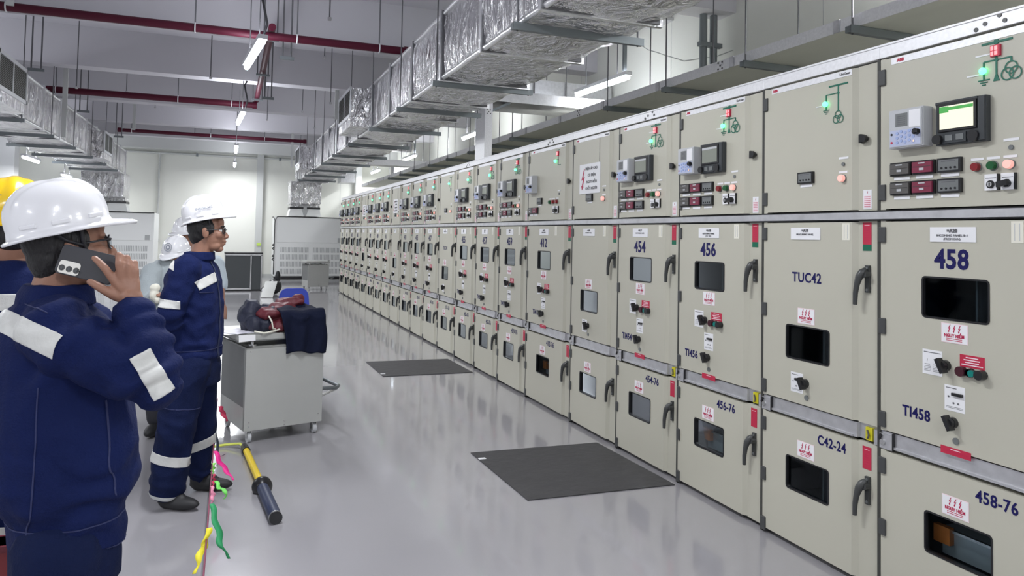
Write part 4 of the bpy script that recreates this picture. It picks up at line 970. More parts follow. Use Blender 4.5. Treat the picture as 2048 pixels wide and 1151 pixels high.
ribbon([at(427, 948, 3.95), at(428, 960, 3.95), at(426, 972, 3.9)], 0.018, (0.45, 0.03, 0.08), 'red')
ribbon([at(430, 836, 5.1), at(432, 862, 5.08), at(434, 890, 5.05), at(438, 912, 5.0), at(452, 908, 5.0)], 0.022, (0.02, 0.03, 0.05), 'black')
ribbon([at(440, 812, 5.75), at(446, 826, 5.75), at(455, 842, 5.75)], 0.045, (0.55, 0.04, 0.10), 'dark_pink')

# blue plastic chair behind the truck
t = thing('plastic_chair', 'blue plastic chair back showing behind the service truck', 'chair', (0.555, 6.62, 0))
BLUEP = mat('blue_plastic', (0.01, 0.04, 0.42), 0.35)
def shell(pts3, th, m_):
    return MB().prism(pts3, th, m_)
o = [(x-0.0, z) for x, z in rrect(-0.145, 0.145, 0.70, 1.0, 0.07)]
MB().prism([(x*(1-0.18*(z-0.7)/0.3), 0.0+0.10*(z-0.45), z) for x, z in o], (0, 0.012, 0), BLUEP).build('backrest', t, 0.004)
MB().prism([(x, y, 0.45) for x, y in rrect(-0.19, 0.19, -0.38, 0.02, 0.05)], (0, 0, 0.014), BLUEP).build('seat', t, 0.004)
for s in (-1, 1):
    MB().tube([(s*0.17, 0.0, 0.0), (s*0.16, 0.0, 0.44), (s*0.12, 0.05, 0.75)], 0.011, STEEL, 8).build('leg', t)
    MB().tube([(s*0.17, -0.36, 0.0), (s*0.16, -0.34, 0.44)], 0.011, STEEL, 8).build('leg', t)

# ================================================================ cloths and papers on the truck
def blob_obj(name, prims, voxel, mt, amp=0.0, fr=12, parent=None, smooth=2, ridge=False):
    m = MB()
    for p in prims: m.sph(p[0], 1.0, mt, 10, p[1])
    o = m.build('tmp'); r = o.modifiers.new('r', 'REMESH'); r.mode = 'VOXEL'; r.voxel_size = voxel
    s = o.modifiers.new('s', 'SMOOTH'); s.iterations = smooth; s.factor = 0.5
    me = baked(o); bpy.data.objects.remove(o)
    if amp: wrinkle(me, amp, fr)
    me.polygons.foreach_set('use_smooth', [True]*len(me.polygons)); me.materials.clear(); me.materials.append(mt)
    return link(name, me, parent)
def wrinkle(me, amp, fr, st=(1, 1, 1)):
    ns = [v.normal.copy() for v in me.vertices]
    for v, n in zip(me.vertices, ns):
        p = Vector((v.co.x*st[0], v.co.y*st[1], v.co.z*st[2]))
        d = (1-2*abs(noise.noise(p*fr)))*amp*0.6+noise.noise(p*fr*2.3)*amp*0.4
        v.co += n*d
NAVYC = mat('navy_cloth', (0.005, 0.008, 0.026), 0.85, spec=0.2, bump=0.2, bscale=70)
BAGC = mat('bag_cloth', (0.016, 0.019, 0.040), 0.6, bump=0.2, bscale=60)
MAROON = mat('maroon_cloth', (0.12, 0.014, 0.024), 0.55, bump=0.2, bscale=50)
zt = 0.762
fold_list = []
t = thing('cloth_bag', 'dark navy bag lying on the service truck behind the papers', 'bag', (0, 0, 0))
_b = blob_obj('bag_body', [(cw(0.10, 0.25, zt+0.105), (0.085, 0.09, 0.120)), (cw(0.20, 0.22, zt+0.09), (0.13, 0.09, 0.085)), (cw(0.13, 0.16, zt+0.05), (0.09, 0.07, 0.052)), (cw(0.25, 0.30, zt+0.09), (0.10, 0.08, 0.08))], 0.006, BAGC, 0.030, 8, t); fold_list.append((_b, cw(0.15, 0.2, zt+0.1), (0.7, 0.3, 0.8), 0.22, 0.014, 75))
MB().tube([cw(0.17, 0.08, zt+0.13), cw(0.19, 0.05, zt+0.08), cw(0.20, 0.05, zt+0.03), cw(0.24, 0.06, zt+0.02), cw(0.26, 0.08, zt+0.06)], 0.006, CREAM, 8).build('strap_cord', t)
MB().tube([cw(0.06, 0.03, zt+0.02), cw(0.12, 0.0, zt+0.008), cw(0.20, 0.02, zt+0.015), cw(0.27, 0.05, zt+0.03)], 0.007, CREAM, 8).build('strap_cord', t)
t = thing('maroon_cloth', 'maroon cloth bundled over the bag and jacket on the truck', 'cloth', (0, 0, 0))
_b = blob_obj('cloth_body', [(cw(0.20, 0.14, zt+0.13), (0.09, 0.07, 0.040)), (cw(0.27, 0.16, zt+0.10), (0.08, 0.07, 0.07)), (cw(0.33, 0.22, zt+0.165), (0.10, 0.05, 0.032)), (cw(0.40, 0.28, zt+0.190), (0.10, 0.04, 0.030)), (cw(0.48, 0.33, zt+0.205), (0.05, 0.035, 0.038)), (cw(0.26, 0.10, zt+0.045), (0.08, 0.06, 0.045))], 0.006, MAROON, 0.024, 9, t); fold_list.append((_b, cw(0.33, 0.2, zt+0.15), (-0.3, 0.3, 1), 0.25, 0.010, 110))
t = thing('draped_jacket', 'dark navy jacket draped over the right corner of the service truck', 'jacket', (0, 0, 0))
m = MB(); nx, ny = 26, 40; vs = []; fs = []
for j in range(ny+1):
    v = j/ny
    for i in range(nx+1):
        u = i/nx
        # over the top, round the front edge, down the front face
        L = v*0.62
        if L < 0.26: yy = 0.30-L*1.0; zz = zt+0.165+0.02*math.sin(v*7+u*3)-0.05*max(0, abs(u-0.5)-0.3)
        elif L < 0.34: a = (L-0.26)/0.08*PI/2; yy = 0.04-0.055*math.sin(a)*1.0; zz = zt+0.165-0.05*(1-math.cos(a))
        else: yy = -0.020-0.012*math.sin(u*14+v*3); zz = zt+0.115-(L-0.34)*(0.90+0.10*u)
        xx = 0.245+0.335*u+0.05*max(0, v-0.5)*(1-u)*1.2+(0.010*math.sin(v*9))
        n_ = noise.noise(Vector((u*4, v*5, 1.3)))*0.018
        vs.append(cw(xx, yy-abs(n_)*(1 if L > 0.3 else 0), zz+n_))
for j in range(ny):
    for i in range(nx): fs.append((j*(nx+1)+i, j*(nx+1)+i+1, (j+1)*(nx+1)+i+1, (j+1)*(nx+1)+i))
o = m.add(vs, fs, NAVYC, True).build('cloth_shell', t); s = o.modifiers.new('s', 'SOLIDIFY'); s.thickness = 0.01; s.offset = -1
blob_obj('cloth_fill', [(cw(0.36, 0.16, zt+0.08), (0.13, 0.11, 0.078)), (cw(0.46, 0.18, zt+0.08), (0.10, 0.11, 0.078))], 0.01, NAVYC, 0.008, 9, t)
blob_obj('rolled_sleeve', [(cw(0.545, 0.06, zt+0.10), (0.025, 0.05, 0.035))], 0.006, ACG, 0.0, 9, t)
t = thing('paper_sheet', 'white papers spread at the left end of the service truck', 'paper', cw(0.0, 0.18, zt+0.001), CR)
MB().box(-0.13, 0.08, -0.10, 0.16, 0.0, 0.002, WHITE).build('sheet', t)
o = MB().box(-0.12, 0.10, -0.12, 0.14, 0.0, 0.0015, mat('paper_lilac', (0.80, 0.79, 0.88), 0.6)).build('sheet', t); o.location = (0.01, 0.02, 0.004); o.rotation_euler = (0, 0, 0.4)
tag(MB().prism([cw(-0.055, 0.005, zt+0.001), cw(0.06, 0.005, zt+0.001), cw(0.06, -0.0, zt-0.04), cw(-0.055, -0.0, zt-0.045)], cw(0, -0.002, 0)-cw(0, 0, 0), WHITE).build('taped_note'), 'white note taped to the front edge of the truck table', 'note')
# ================================================================ people
SKIN = mat('skin', (0.30, 0.150, 0.100), 0.5, var=0.06, vscale=14, bump=0.05, bscale=120)
SKIN_H = SKIN
DENIM = mat('navy_workwear', (0.0035, 0.0095, 0.060), 0.85, spec=0.2, bump=0.22, bscale=160, var=0.25, vscale=7)
DENIM2 = mat('navy_trousers', (0.0035, 0.0085, 0.042), 0.88, spec=0.2, bump=0.22, bscale=160, var=0.25, vscale=7)
STITCH = mat('stitching', (0.018, 0.025, 0.09), 0.8)
REFL = mat('reflective_tape', (0.60, 0.60, 0.58), 0.42, bump=0.12, bscale=60, var=0.06, vscale=20)
HAIR = mat('black_hair', (0.008, 0.007, 0.008), 0.55, bump=0.5, bscale=90, stretch=(1, 1, 0.25))
HELM_W = mat('helmet_white', (0.80, 0.80, 0.83), 0.22, coat=0.5)
HELM_Y = mat('helmet_yellow', (0.85, 0.56, 0.01), 0.25, coat=0.5)
SHOE = mat('black_shoe', (0.012, 0.012, 0.014), 0.6)
GREYSHIRT = mat('grey_shirt', (0.36, 0.40, 0.42), 0.85, bump=0.15, bscale=120, var=0.08, vscale=8)
PALESHIRT = mat('pale_shirt', (0.48, 0.55, 0.60), 0.85, bump=0.15, bscale=120)
DARKPANTS = mat('dark_trousers', (0.02, 0.02, 0.028), 0.85)
STRAP = mat('strap_black', (0.01, 0.01, 0.014), 0.6)

FOLD_LATER = []
def ell(m, M, c, r, mt=None, n=10):
    vs = []; fs = []; c = Vector(c); seg = 2*n
    for i in range(1, n):
        th = PI*i/n
        for k in range(seg): vs.append(M @ (c+Vector((r[0]*math.sin(th)*math.cos(2*PI*k/seg), r[1]*math.sin(th)*math.sin(2*PI*k/seg), r[2]*math.cos(th)))))
    for i in range(n-2):
        for k in range(seg): fs.append((i*seg+k, (i+1)*seg+k, (i+1)*seg+(k+1) % seg, i*seg+(k+1) % seg))
    t = len(vs); vs += [M @ (c+Vector((0, 0, r[2]))), M @ (c-Vector((0, 0, r[2])))]
    for k in range(seg): fs.append((t, k, (k+1) % seg)); fs.append((t+1, (n-2)*seg+(k+1) % seg, (n-2)*seg+k))
    m.add(vs, fs, mt or SKIN, True)
def limb(m, pts, rs, mt=None):
    m.tube(pts, rs, mt or SKIN, 14)
    for p, r in zip(pts, rs): m.sph(p, r, mt or SKIN, 7)
def loft(m, secs, mt=None, n=28):
    """secs: (centre, forward half, lateral half, heading)"""
    vs = []; fs = []
    for c, a, b_, hd in secs:
        f = Vector((math.cos(hd), math.sin(hd), 0)); l = Vector((-math.sin(hd), math.cos(hd), 0))
        for k in range(n):
            t = 2*PI*k/n; ct, st = math.cos(t), math.sin(t)
            vs.append(Vector(c)+f*a*math.copysign(abs(ct)**0.85, ct)+l*b_*math.copysign(abs(st)**0.85, st))
    for j in range(len(secs)-1):
        for k in range(n): fs.append((j*n+k, j*n+(k+1) % n, (j+1)*n+(k+1) % n, (j+1)*n+k))
    fs.append(tuple(range(n))[::-1]); fs.append(tuple(range((len(secs)-1)*n, len(secs)*n)))
    m.add(vs, fs, mt or SKIN, True)
def fuse(m, name, voxel, mt, parent, smooth=3, amp=0, fr=12, st=(1, 1, 1)):
    o = m.build('tmp'); r = o.modifiers.new('r', 'REMESH'); r.mode = 'VOXEL'; r.voxel_size = voxel
    if smooth: s = o.modifiers.new('s', 'SMOOTH'); s.iterations = smooth; s.factor = 0.5
    me = baked(o); bpy.data.objects.remove(o)
    if amp: wrinkle(me, amp, fr, st)
    me.polygons.foreach_set('use_smooth', [True]*len(me.polygons)); me.materials.clear(); me.materials.append(mt)
    me.name = name
    return link(name, me, parent)
def folds(me, c, ax, rad, amp, freq):
    """creases across a limb around a joint"""
    c = Vector(c); ax = Vector(ax).normalized(); ns = [v.normal.copy() for v in me.vertices]
    for v, n in zip(me.vertices, ns):
        d = v.co-c; L = d.length
        if L > rad: continue
        w = (1-(L/rad)**2)**2; q = noise.noise(v.co*7)
        s = math.sin(d.dot(ax)*freq+q*5.0+d.cross(ax).z*14)
        v.co += n*(amp*w*(abs(s)**0.7*math.copysign(1, s))*(0.45+0.55*abs(noise.noise(v.co*5+Vector((3, 1, 2))))*2))
    me.update()
for o_, c_, a_, r_, m_, f_ in fold_list: FOLD_LATER.append((o_, c_, a_, r_, m_, f_))
def frame(c, heading, pitch=0, roll=0, s=1.0):
    f = Vector((math.cos(heading)*math.cos(pitch), math.sin(heading)*math.cos(pitch), math.sin(pitch)))
    l = Vector((-math.sin(heading), math.cos(heading), 0)); u = f.cross(l)
    if roll: l, u = l*math.cos(roll)+u*math.sin(roll), u*math.cos(roll)-l*math.sin(roll)
    return Matrix(((f.x*s, l.x*s, u.x*s, c[0]), (f.y*s, l.y*s, u.y*s, c[1]), (f.z*s, l.z*s, u.z*s, c[2]), (0, 0, 0, 1)))
def head_prims(m, M):
    E = lambda c, r: ell(m, M, c, r)
    E((-0.012, 0, 0.030), (0.094, 0.074, 0.088)); E((0.022, 0, -0.030), (0.066, 0.062, 0.085)); E((0.020, 0, -0.066), (0.062, 0.056, 0.042))
    E((0.056, 0, -0.104), (0.027, 0.028, 0.018)); E((0.034, 0.036, -0.084), (0.036, 0.018, 0.024)); E((0.034, -0.036, -0.084), (0.036, 0.018, 0.024))
    E((0.071, 0, 0.024), (0.018, 0.052, 0.013)); E((0.066, 0, 0.05), (0.024, 0.055, 0.035))
    for i, (x, z, r) in enumerate(((0.080, 0.008, 0.0085), (0.088, -0.006, 0.0095), (0.097, -0.020, 0.0105), (0.103, -0.031, 0.0115))): E((x, 0, z), (r, r*0.95, r*1.2))
    for s in (-1, 1):
        E((0.092, s*0.012, -0.036), (0.011, 0.009, 0.008)); E((0.058, s*0.036, -0.022), (0.028, 0.026, 0.026)); E((-0.006, s*0.075, -0.008), (0.019, 0.010, 0.031)); E((-0.012, s*0.081, 0.004), (0.014, 0.006, 0.020))
    E((0.084, 0, -0.056), (0.012, 0.024, 0.011)); E((0.090, 0, -0.061), (0.010, 0.021, 0.0065)); E((0.086, 0, -0.074), (0.010, 0.019, 0.0075)); E((0.070, 0, -0.083), (0.014, 0.022, 0.012))
def hair_prims(m, M):
    ell(m, M, (-0.022, 0, 0.030), (0.093, 0.080, 0.090), HAIR); ell(m, M, (-0.050, 0, -0.020), (0.056, 0.066, 0.062), HAIR)
    for s in (-1, 1): ell(m, M, (0.012, s*0.068, 0.020), (0.030, 0.013, 0.036), HAIR)
def helmet(parent, M, mt, L=0.128, Wd=0.108, H=0.135, plate=None, band=True):
    """hard hat in the head frame: ribbed dome, rim and peak"""
    h = thing('hard_hat', None, None); h.parent = parent; h.matrix_world = M
    m = MB(); n = 48; rings = []
    def sup(a): return abs(math.cos(a)), abs(math.sin(a))
    for j in range(15):
        t = (j/14)*PI/2; r = math.cos(t)**0.82 if j < 14 else 0.0; z = H*math.sin(t)**0.95
        ring = []
        for k in range(n):
            a = 2*PI*k/n; x = L*(1.04 if math.cos(a) < 0 else 1.0)*math.cos(a)*r; y = Wd*math.sin(a)*r
            rib = 0.007*math.exp(-(y/0.016)**4)*(1 if j > 3 else j/4)*min(1, (14-j)/4+0.5) if True else 0
            rib2 = 0.003*math.exp(-((abs(y)-0.046)/0.008)**2)*(1 if j > 4 else 0)
            k_ = 1+(rib+rib2)/0.13
            ring.append((x*k_, y*k_, z*k_))
        rings.append(ring)
    # rim, gutter and peak below the dome
    def rim(out, dz, pk, pdz):
        ring = []
        for k in range(n):
            a = 2*PI*k/n; c = max(0.0, math.cos(a)); p = c**3; q = max(0.0, -math.cos(a))**4
            x = (L*(1.04 if math.cos(a) < 0 else 1.0)+out+pk*p)*math.cos(a); y = (Wd+out)*math.sin(a)
            ring.append((x, y, dz+pdz*p-0.010*q))
        return ring
    lower = [rim(0.003, -0.012, 0, 0), rim(0.012, -0.016, 0.030, -0.004), rim(0.016, -0.019, 0.052, -0.012), rim(0.014, -0.024, 0.050, -0.016), rim(0.004, -0.022, 0.028, -0.008), rim(-0.006, -0.014, 0, 0)]
    inner = [[(x*0.955, y*0.955, z*0.965-0.002) for x, y, z in r] for r in rings[:-1]]
    allr = list(reversed(rings))[0:]+lower+inner
    vs = [v for r in allr for v in r]; fs = []
    for j in range(len(allr)-1):
        for k in range(n): fs.append((j*n+k, j*n+(k+1) % n, (j+1)*n+(k+1) % n, (j+1)*n+k))
    m.add(vs, fs, mt, True); m.build('shell', h)
    # side slots
    for s in (-1, 1):
        for a in (0.9, 1.65, 2.3):
            x = L*math.cos(a); y = s*Wd*math.sin(a); tx, ty = -L*math.sin(a), s*Wd*math.cos(a); q = math.hypot(tx, ty)
            o = MB().obox((x, y, 0.008), (0.022*tx/q, 0.022*ty/q, 0), (-0.005*ty/q, 0.005*tx/q, 0), (0, 0, 0.006), mt).build('slot_cover', h); add_bevel(o, 0.003)
    if band:
        m = MB(); m.tube([(0.088*math.cos(a)-0.01, 0.079*math.sin(a), -0.002) for a in [2*PI*k/32 for k in range(32)]], 0.010, BLACK, 8, closed=True); m.build('headband', h)
    if plate:
        px, py, pz, txt, sz = plate
        ang = math.atan2(py, px); m = MB()
        me = text_mesh(txt, sz, 0.0006)
        R = Matrix.Translation((px, py, pz)) @ Matrix.Rotation(ang+PI/2, 4, 'Z') @ Matrix.Rotation(math.radians(78), 4, 'X')
        m.merge(me, mat('badge_ink', (0.25, 0.27, 0.32), 0.5), R); m.build('badge_lettering', h)
    return h
def chin_strap(h, M=None, side=-1):
    m = MB()
    for s in (-1, 1):
        m.tube([(0.035, s*0.088, -0.010), (0.030, s*0.084, -0.05), (0.036, s*0.068, -0.095), (0.048, s*0.030, -0.134), (0.052, 0, -0.142)], 0.0052, STRAP, 8)
        m.tube([(-0.035, s*0.088, -0.010), (-0.005, s*0.088, -0.045), (0.030, s*0.080, -0.065)], 0.0045, STRAP, 8)
    return m.build('chin_strap', h)
def glasses(parent, M):
    g = MB(); F = mat('glasses_frame', (0.012, 0.012, 0.016), 0.3)
    for s in (-1, 1):
        g.tube([M @ Vector((0.094-0.010*abs(math.cos(a))*(1 if math.cos(a)*s > 0 else 0), s*0.033+0.026*math.cos(a), 0.002+0.019*math.sin(a))) for a in [2*PI*k/16 for k in range(16)]], 0.0026, F, 6, closed=True)
        g.tube([M @ Vector((0.090, s*0.060, 0.012)), M @ Vector((0.075, s*0.076, 0.012)), M @ Vector((-0.004, s*0.082, 0.008)), M @ Vector((-0.02, s*0.080, -0.008))], 0.0028, F, 6)
    g.tube([M @ Vector((0.098, -0.008, 0.006)), M @ Vector((0.103, 0, 0.009)), M @ Vector((0.098, 0.008, 0.006))], 0.0024, F, 6)
    o = g.build('glasses', parent)
    for s in (-1, 1):
        l = MB(); l.add([M @ Vector((0.093, s*0.033+0.024*math.cos(a), 0.002+0.017*math.sin(a))) for a in [2*PI*k/16 for k in range(16)]], [tuple(range(16))], GLASS_C); l.build('lens', o)
    return o
def eyes(parent, M):
    for s in (-1, 1):
        m = MB(); ell(m, M, (0.072, s*0.031, 0.003), (0.0125, 0.0125, 0.0105), mat('eye_white', (0.7, 0.68, 0.66), 0.3)); ell(m, M, (0.0815, s*0.031, 0.003), (0.0042, 0.006, 0.006), BLACK); m.build('eye', parent)
        m = MB(); m.tube([M @ Vector((0.086, s*0.014, 0.024)), M @ Vector((0.089, s*0.030, 0.029)), M @ Vector((0.076, s*0.052, 0.025))], 0.004, HAIR, 6); m.build('eyebrow', parent)
def band(src, name, parent, p, nrm, hw, pred=None, mt=REFL, off=0.0035, ends=()):
    """tape that lies on a garment between two planes"""
    bm = bmesh.new(); bm.from_mesh(src.data); nrm = Vector(nrm).normalized(); p = Vector(p)
    g = bm.verts[:]+bm.edges[:]+bm.faces[:]
    bmesh.ops.bisect_plane(bm, geom=g, plane_co=p+nrm*hw, plane_no=nrm, clear_outer=True)
    g = bm.verts[:]+bm.edges[:]+bm.faces[:]
    bmesh.ops.bisect_plane(bm, geom=g, plane_co=p-nrm*hw, plane_no=nrm, clear_inner=True)
    for ep, en in ends:
        g = bm.verts[:]+bm.edges[:]+bm.faces[:]
        bmesh.ops.bisect_plane(bm, geom=g, plane_co=ep, plane_no=en, clear_outer=True)
    if pred:
        kill = [f for f in bm.faces if not pred(f.calc_center_median())]
        bmesh.ops.delete(bm, geom=kill, context='FACES')
    bm.normal_update()
    for v in bm.verts: v.co += v.normal*off
    me = bpy.data.meshes.new(name); bm.to_mesh(me); bm.free(); me.materials.clear(); me.materials.append(mt)
    for q in me.polygons: q.use_smooth = True; q.material_index = 0
    o = link(name, me, parent); s = o.modifiers.new('s', 'SOLIDIFY'); s.thickness = 0.002; s.offset = -1
    return o
def near(c, r): c = Vector(c); return lambda q: (q-c).length < r
R_ = math.radians

# ---- foreground man with a phone
t = thing('person', 'nearest man, in white hard hat and navy workwear, holding a phone to his ear', 'person', at(130, 1100, 2.2)*1.0)
t.location.z = 0; t.location.x = 0; t.location.y = 0
HD = R_(18); TD = R_(24)
Mh = frame(at(140, 494, 2.20), HD, R_(9), 0, 0.95)
m = MB(); head_prims(m, Mh)
limb(m, [Mh @ Vector((-0.020, 0, -0.055)), at(108, 600, 2.2)], [0.058, 0.062])
sh_r, el_r, wr_r = at(118, 672, 2.02), at(308, 760, 1.96), at(266, 606, 2.03)
sh_l, el_l, wr_l = at(165, 660, 2.40), at(215, 800, 2.46), at(235, 905, 2.38)
loft(m, [(at(108, 605, 2.2), 0.05, 0.06, TD), (at(106, 640, 2.2), 0.09, 0.15, TD), (at(108, 700, 2.2), 0.12, 0.17, TD), (at(116, 850, 2.2), 0.13, 0.15, TD), (at(128, 1000, 2.2), 0.095, 0.12, TD), (at(131, 1090, 2.2), 0.085, 0.11, TD)])
limb(m, [sh_r, el_r, wr_r], [0.052, 0.042, 0.026]); limb(m, [sh_l, el_l, wr_l], [0.052, 0.042, 0.027])
# right hand: palm, four fingers on the phone, thumb under it
pc = at(250, 578, 2.035)
limb(m, [wr_r, at(262, 594, 2.03)], [0.026, 0.027])
for x, y_, x2, y2 in ((262, 592, 228, 560), (264, 592, 243, 556), (266, 592, 257, 559), (268, 594, 271, 565)): limb(m, [at(x, y_, 2.035), at((x+x2)/2, (y_+y2)/2, 2.026), at(x2, y2, 2.028)], [0.016, 0.0135, 0.0112])
limb(m, [at(228, 560, 2.026), at(209, 535, 2.022), at(197, 523, 2.030), at(189, 516, 2.036)], [0.0108, 0.0094, 0.0084, 0.0076])
limb(m, [at(243, 555, 2.026), at(238, 527, 2.018), at(238, 510, 2.034), at(236, 514, 2.060)], [0.0108, 0.0096, 0.0088, 0.0078])
limb(m, [at(257, 558, 2.028), at(255, 533, 2.022), at(254, 515, 2.038), at(249, 519, 2.064)], [0.0105, 0.0094, 0.0086, 0.0076])
limb(m, [at(271, 564, 2.032), at(271, 542, 2.028), at(270, 525, 2.042), at(264, 528, 2.064)], [0.0096, 0.0086, 0.0078, 0.0070])
limb(m, [at(256, 596, 2.032), at(228, 588, 2.030), at(204, 577, 2.030), at(189, 568, 2.036), at(180, 563, 2.042)], [0.018, 0.0145, 0.0108, 0.0096, 0.0084])
# left hand, relaxed below the far sleeve
for dx, L_ in ((-12, 60), (-4, 66), (4, 64), (12, 54)): limb(m, [wr_l, at(236+dx*0.6, 935, 2.37), at(238+dx, 935+L_*0.5, 2.36), at(232+dx, 935+L_, 2.36)], [0.024, 0.013, 0.009, 0.008])
limb(m, [wr_l, at(252, 925, 2.33), at(258, 950, 2.32)], [0.02, 0.011, 0.009])
limb(m, [at(128, 1060, 2.11), Vector((at(128, 1090, 2.11).x, 2.11, 0.42)), Vector((at(128, 1090, 2.11).x-0.02, 2.12, 0.08))], [0.075, 0.055, 0.042])
limb(m, [at(140, 1060, 2.30), Vector((at(140, 1090, 2.30).x, 2.30, 0.42)), Vector((at(140, 1090, 2.30).x-0.02, 2.32, 0.08))], [0.075, 0.055, 0.042])
body1 = fuse(m, 'body', 0.0036, SKIN, t, 2)
m = MB(); hair_prims(m, Mh); ell(m, Mh, (-0.050, 0, -0.035), (0.050, 0.060, 0.060), HAIR); fuse(m, 'hair', 0.005, HAIR, t, 2)
h1 = helmet(t, frame(Mh @ Vector((-0.016, 0, 0.068)), HD, R_(14), 0, 0.965), HELM_W, 0.120, 0.104, 0.118)
chin_strap(h1); glasses(t, Mh)
m = MB()
loft(m, [(at(110, 592, 2.2), 0.070, 0.078, TD), (at(108, 615, 2.2), 0.088, 0.11, TD), (at(106, 640, 2.2), 0.115, 0.17, TD), (at(107, 670, 2.2), 0.135, 0.205, TD), (at(108, 720, 2.2), 0.150, 0.210, TD), (at(114, 800, 2.2), 0.168, 0.205, TD),
         (at(120, 880, 2.2), 0.176, 0.200, TD), (at(122, 940, 2.2), 0.174, 0.192, TD), (at(126, 985, 2.2), 0.150, 0.175, TD), (at(131, 1015, 2.2), 0.128, 0.155, TD), (at(132, 1078, 2.2), 0.128, 0.152, TD)], DENIM)
limb(m, [at(112, 650, 2.14), sh_r, sh_r.lerp(el_r, 0.5), el_r], [0.080, 0.082, 0.072, 0.062], DENIM)
limb(m, [el_r, el_r.lerp(wr_r, 0.4), el_r.lerp(wr_r, 0.86)], [0.062, 0.062, 0.045], DENIM)
m.tube([el_r.lerp(wr_r, 0.80), el_r.lerp(wr_r, 1.00)], [0.043, 0.040], DENIM, 18)
limb(m, [sh_l, el_l, el_l.lerp(wr_l, 0.9)], [0.080, 0.066, 0.044], DENIM)
jk = fuse(m, 'jacket', 0.0055, DENIM, t, 3, 0.012, 8, (1, 1, 1))
folds(jk.data, el_r, (wr_r-el_r), 0.17, 0.015, 90)
folds(jk.data, el_r.lerp(wr_r, 0.6), (wr_r-el_r), 0.11, 0.010, 115)
folds(jk.data, sh_r.lerp(el_r, 0.1), (el_r-sh_r), 0.18, 0.014, 58)
folds(jk.data, at(150, 985, 2.1), Vector((0.25, 0, 1)), 0.24, 0.011, 60)
# collar
m = MB(); loft(m, [(at(111, 606, 2.2), 0.088, 0.102, TD), (at(113, 585, 2.2), 0.083, 0.094, TD), (at(117, 568, 2.2)-Vector((0, 0, 0)), 0.076, 0.084, TD)], DENIM)
c = fuse(m, 'collar', 0.006, DENIM, jk, 2, 0.004, 12)
# tapes: across the back and shoulder, and around the elbow
fd = Vector((math.cos(TD), math.sin(TD), 0)); rt = Vector((math.sin(TD), -math.cos(TD), 0))
pA, pB = at(2, 638, 2.10), at(134, 703, 1.96)
ax = (pB-pA).normalized(); vd = (at(68, 670, 2.0)-CAM).normalized(); nn = ax.cross(vd).normalized()
band(jk, 'reflective_band', jk, (pA+pB)/2, nn, 0.026, lambda q: (q-at(70, 670, 2.0)).length < 0.30 and q.y < 2.2, ends=[(pB, ax)])
q0 = at(302, 744, 1.90)
an = (at(280, 705, 1.95)-at(325, 780, 1.95)).normalized(); nn2 = an.cross((q0-CAM).normalized()).normalized()
band(jk, 'reflective_band', jk, q0, nn2, 0.024, lambda q: (q-q0).length < 0.12 and q.y < 1.99, ends=[(at(280, 703, 1.95), an), (at(325, 785, 1.95), -an)])
band(jk, 'yoke_seam', jk, at(60, 655, 2.05)+Vector((0, 0, 0.052)), nn, 0.0014, lambda q: q.y < 2.25 and q.x < at(120, 640, 2.1).x, STITCH, 0.002)
band(jk, 'side_seam', jk, at(62, 900, 2.05), (1, 0.35, 0), 0.0014, lambda q: q.y < 2.2 and q.z < at(60, 760, 2.1).z, STITCH, 0.002)
band(jk, 'front_pocket_seam', jk, at(236, 900, 2.1), (1, -0.2, 0.1), 0.0014, lambda q: q.y < 2.25 and at(236, 980, 2.1).z < q.z < at(236, 790, 2.1).z, STITCH, 0.002)
for zc in (1018, 1077):
    c_ = at(131, zc, 2.2); band(jk, 'hem_seam', jk, c_, (0, 0, 1), 0.0016, lambda q: True, STITCH, 0.002)
m = MB()
x0 = at(131, 1078, 2.2)
loft(m, [(at(131, 1050, 2.2), 0.112, 0.140, TD), (at(131, 1100, 2.2), 0.118, 0.142, TD), (at(131, 1150, 2.2), 0.118, 0.142, TD)], DENIM2)
for yy, dx in ((2.11, 0.0), (2.30, 0.02)):
    xx = at(128, 1100, 2.2).x+dx
    limb(m, [Vector((xx, yy, 0.70)), Vector((xx, yy, 0.42)), Vector((xx-0.02, yy+0.01, 0.13))], [0.098, 0.086, 0.078], DENIM2)
tr = fuse(m, 'trousers', 0.007, DENIM2, t, 2, 0.010, 8, (1, 1, 0.6))
for yy in (2.12, 2.32):
    xx = at(128, 1100, 2.2).x-0.02; m = MB(); m.sph((xx+0.05, yy+0.02, 0.045), 1.0, SHOE, 9, (0.14, 0.048, 0.045)); m.sph((xx-0.03, yy, 0.07), 1.0, SHOE, 8, (0.05, 0.045, 0.065)); fuse(m, 'shoe', 0.008, SHOE, t, 2)
# phone in the hand
pcx = (at(124, 517, 2.10), at(226, 541, 2.052))
axp = (pcx[1]-pcx[0]).normalized(); nrm = ((pcx[0]+pcx[1])/2-CAM).normalized(); upv = axp.cross(nrm).normalized()
if upv.z < 0: upv = -upv
outv = axp.cross(upv).normalized()
if outv.dot(nrm) > 0: outv = -outv
pcen = (pcx[0]+pcx[1])/2+Vector((0, 0.004, 0))
Mp = Matrix(((axp.x, upv.x, outv.x, pcen.x), (axp.y, upv.y, outv.y, pcen.y), (axp.z, upv.z, outv.z, pcen.z), (0, 0, 0, 1)))
ph = thing('phone', 'dark smartphone with three camera lenses held against the man\'s ear', 'phone'); ph.matrix_world = Mp
o = MB().prism([(x, y, -0.004) for x, y in rrect(-0.074, 0.072, -0.037, 0.037, 0.011)], (0, 0, 0.008), mat('phone_back', (0.03, 0.03, 0.038), 0.45)).build('case', ph, 0.0015)
MB().prism([(x, y, 0.0042) for x, y in rrect(-0.066, -0.012, -0.034, -0.002, 0.008)], (0, 0, 0.0016), mat('camera_plate', (0.80, 0.78, 0.72), 0.35)).build('camera_plate', ph, 0.0006)
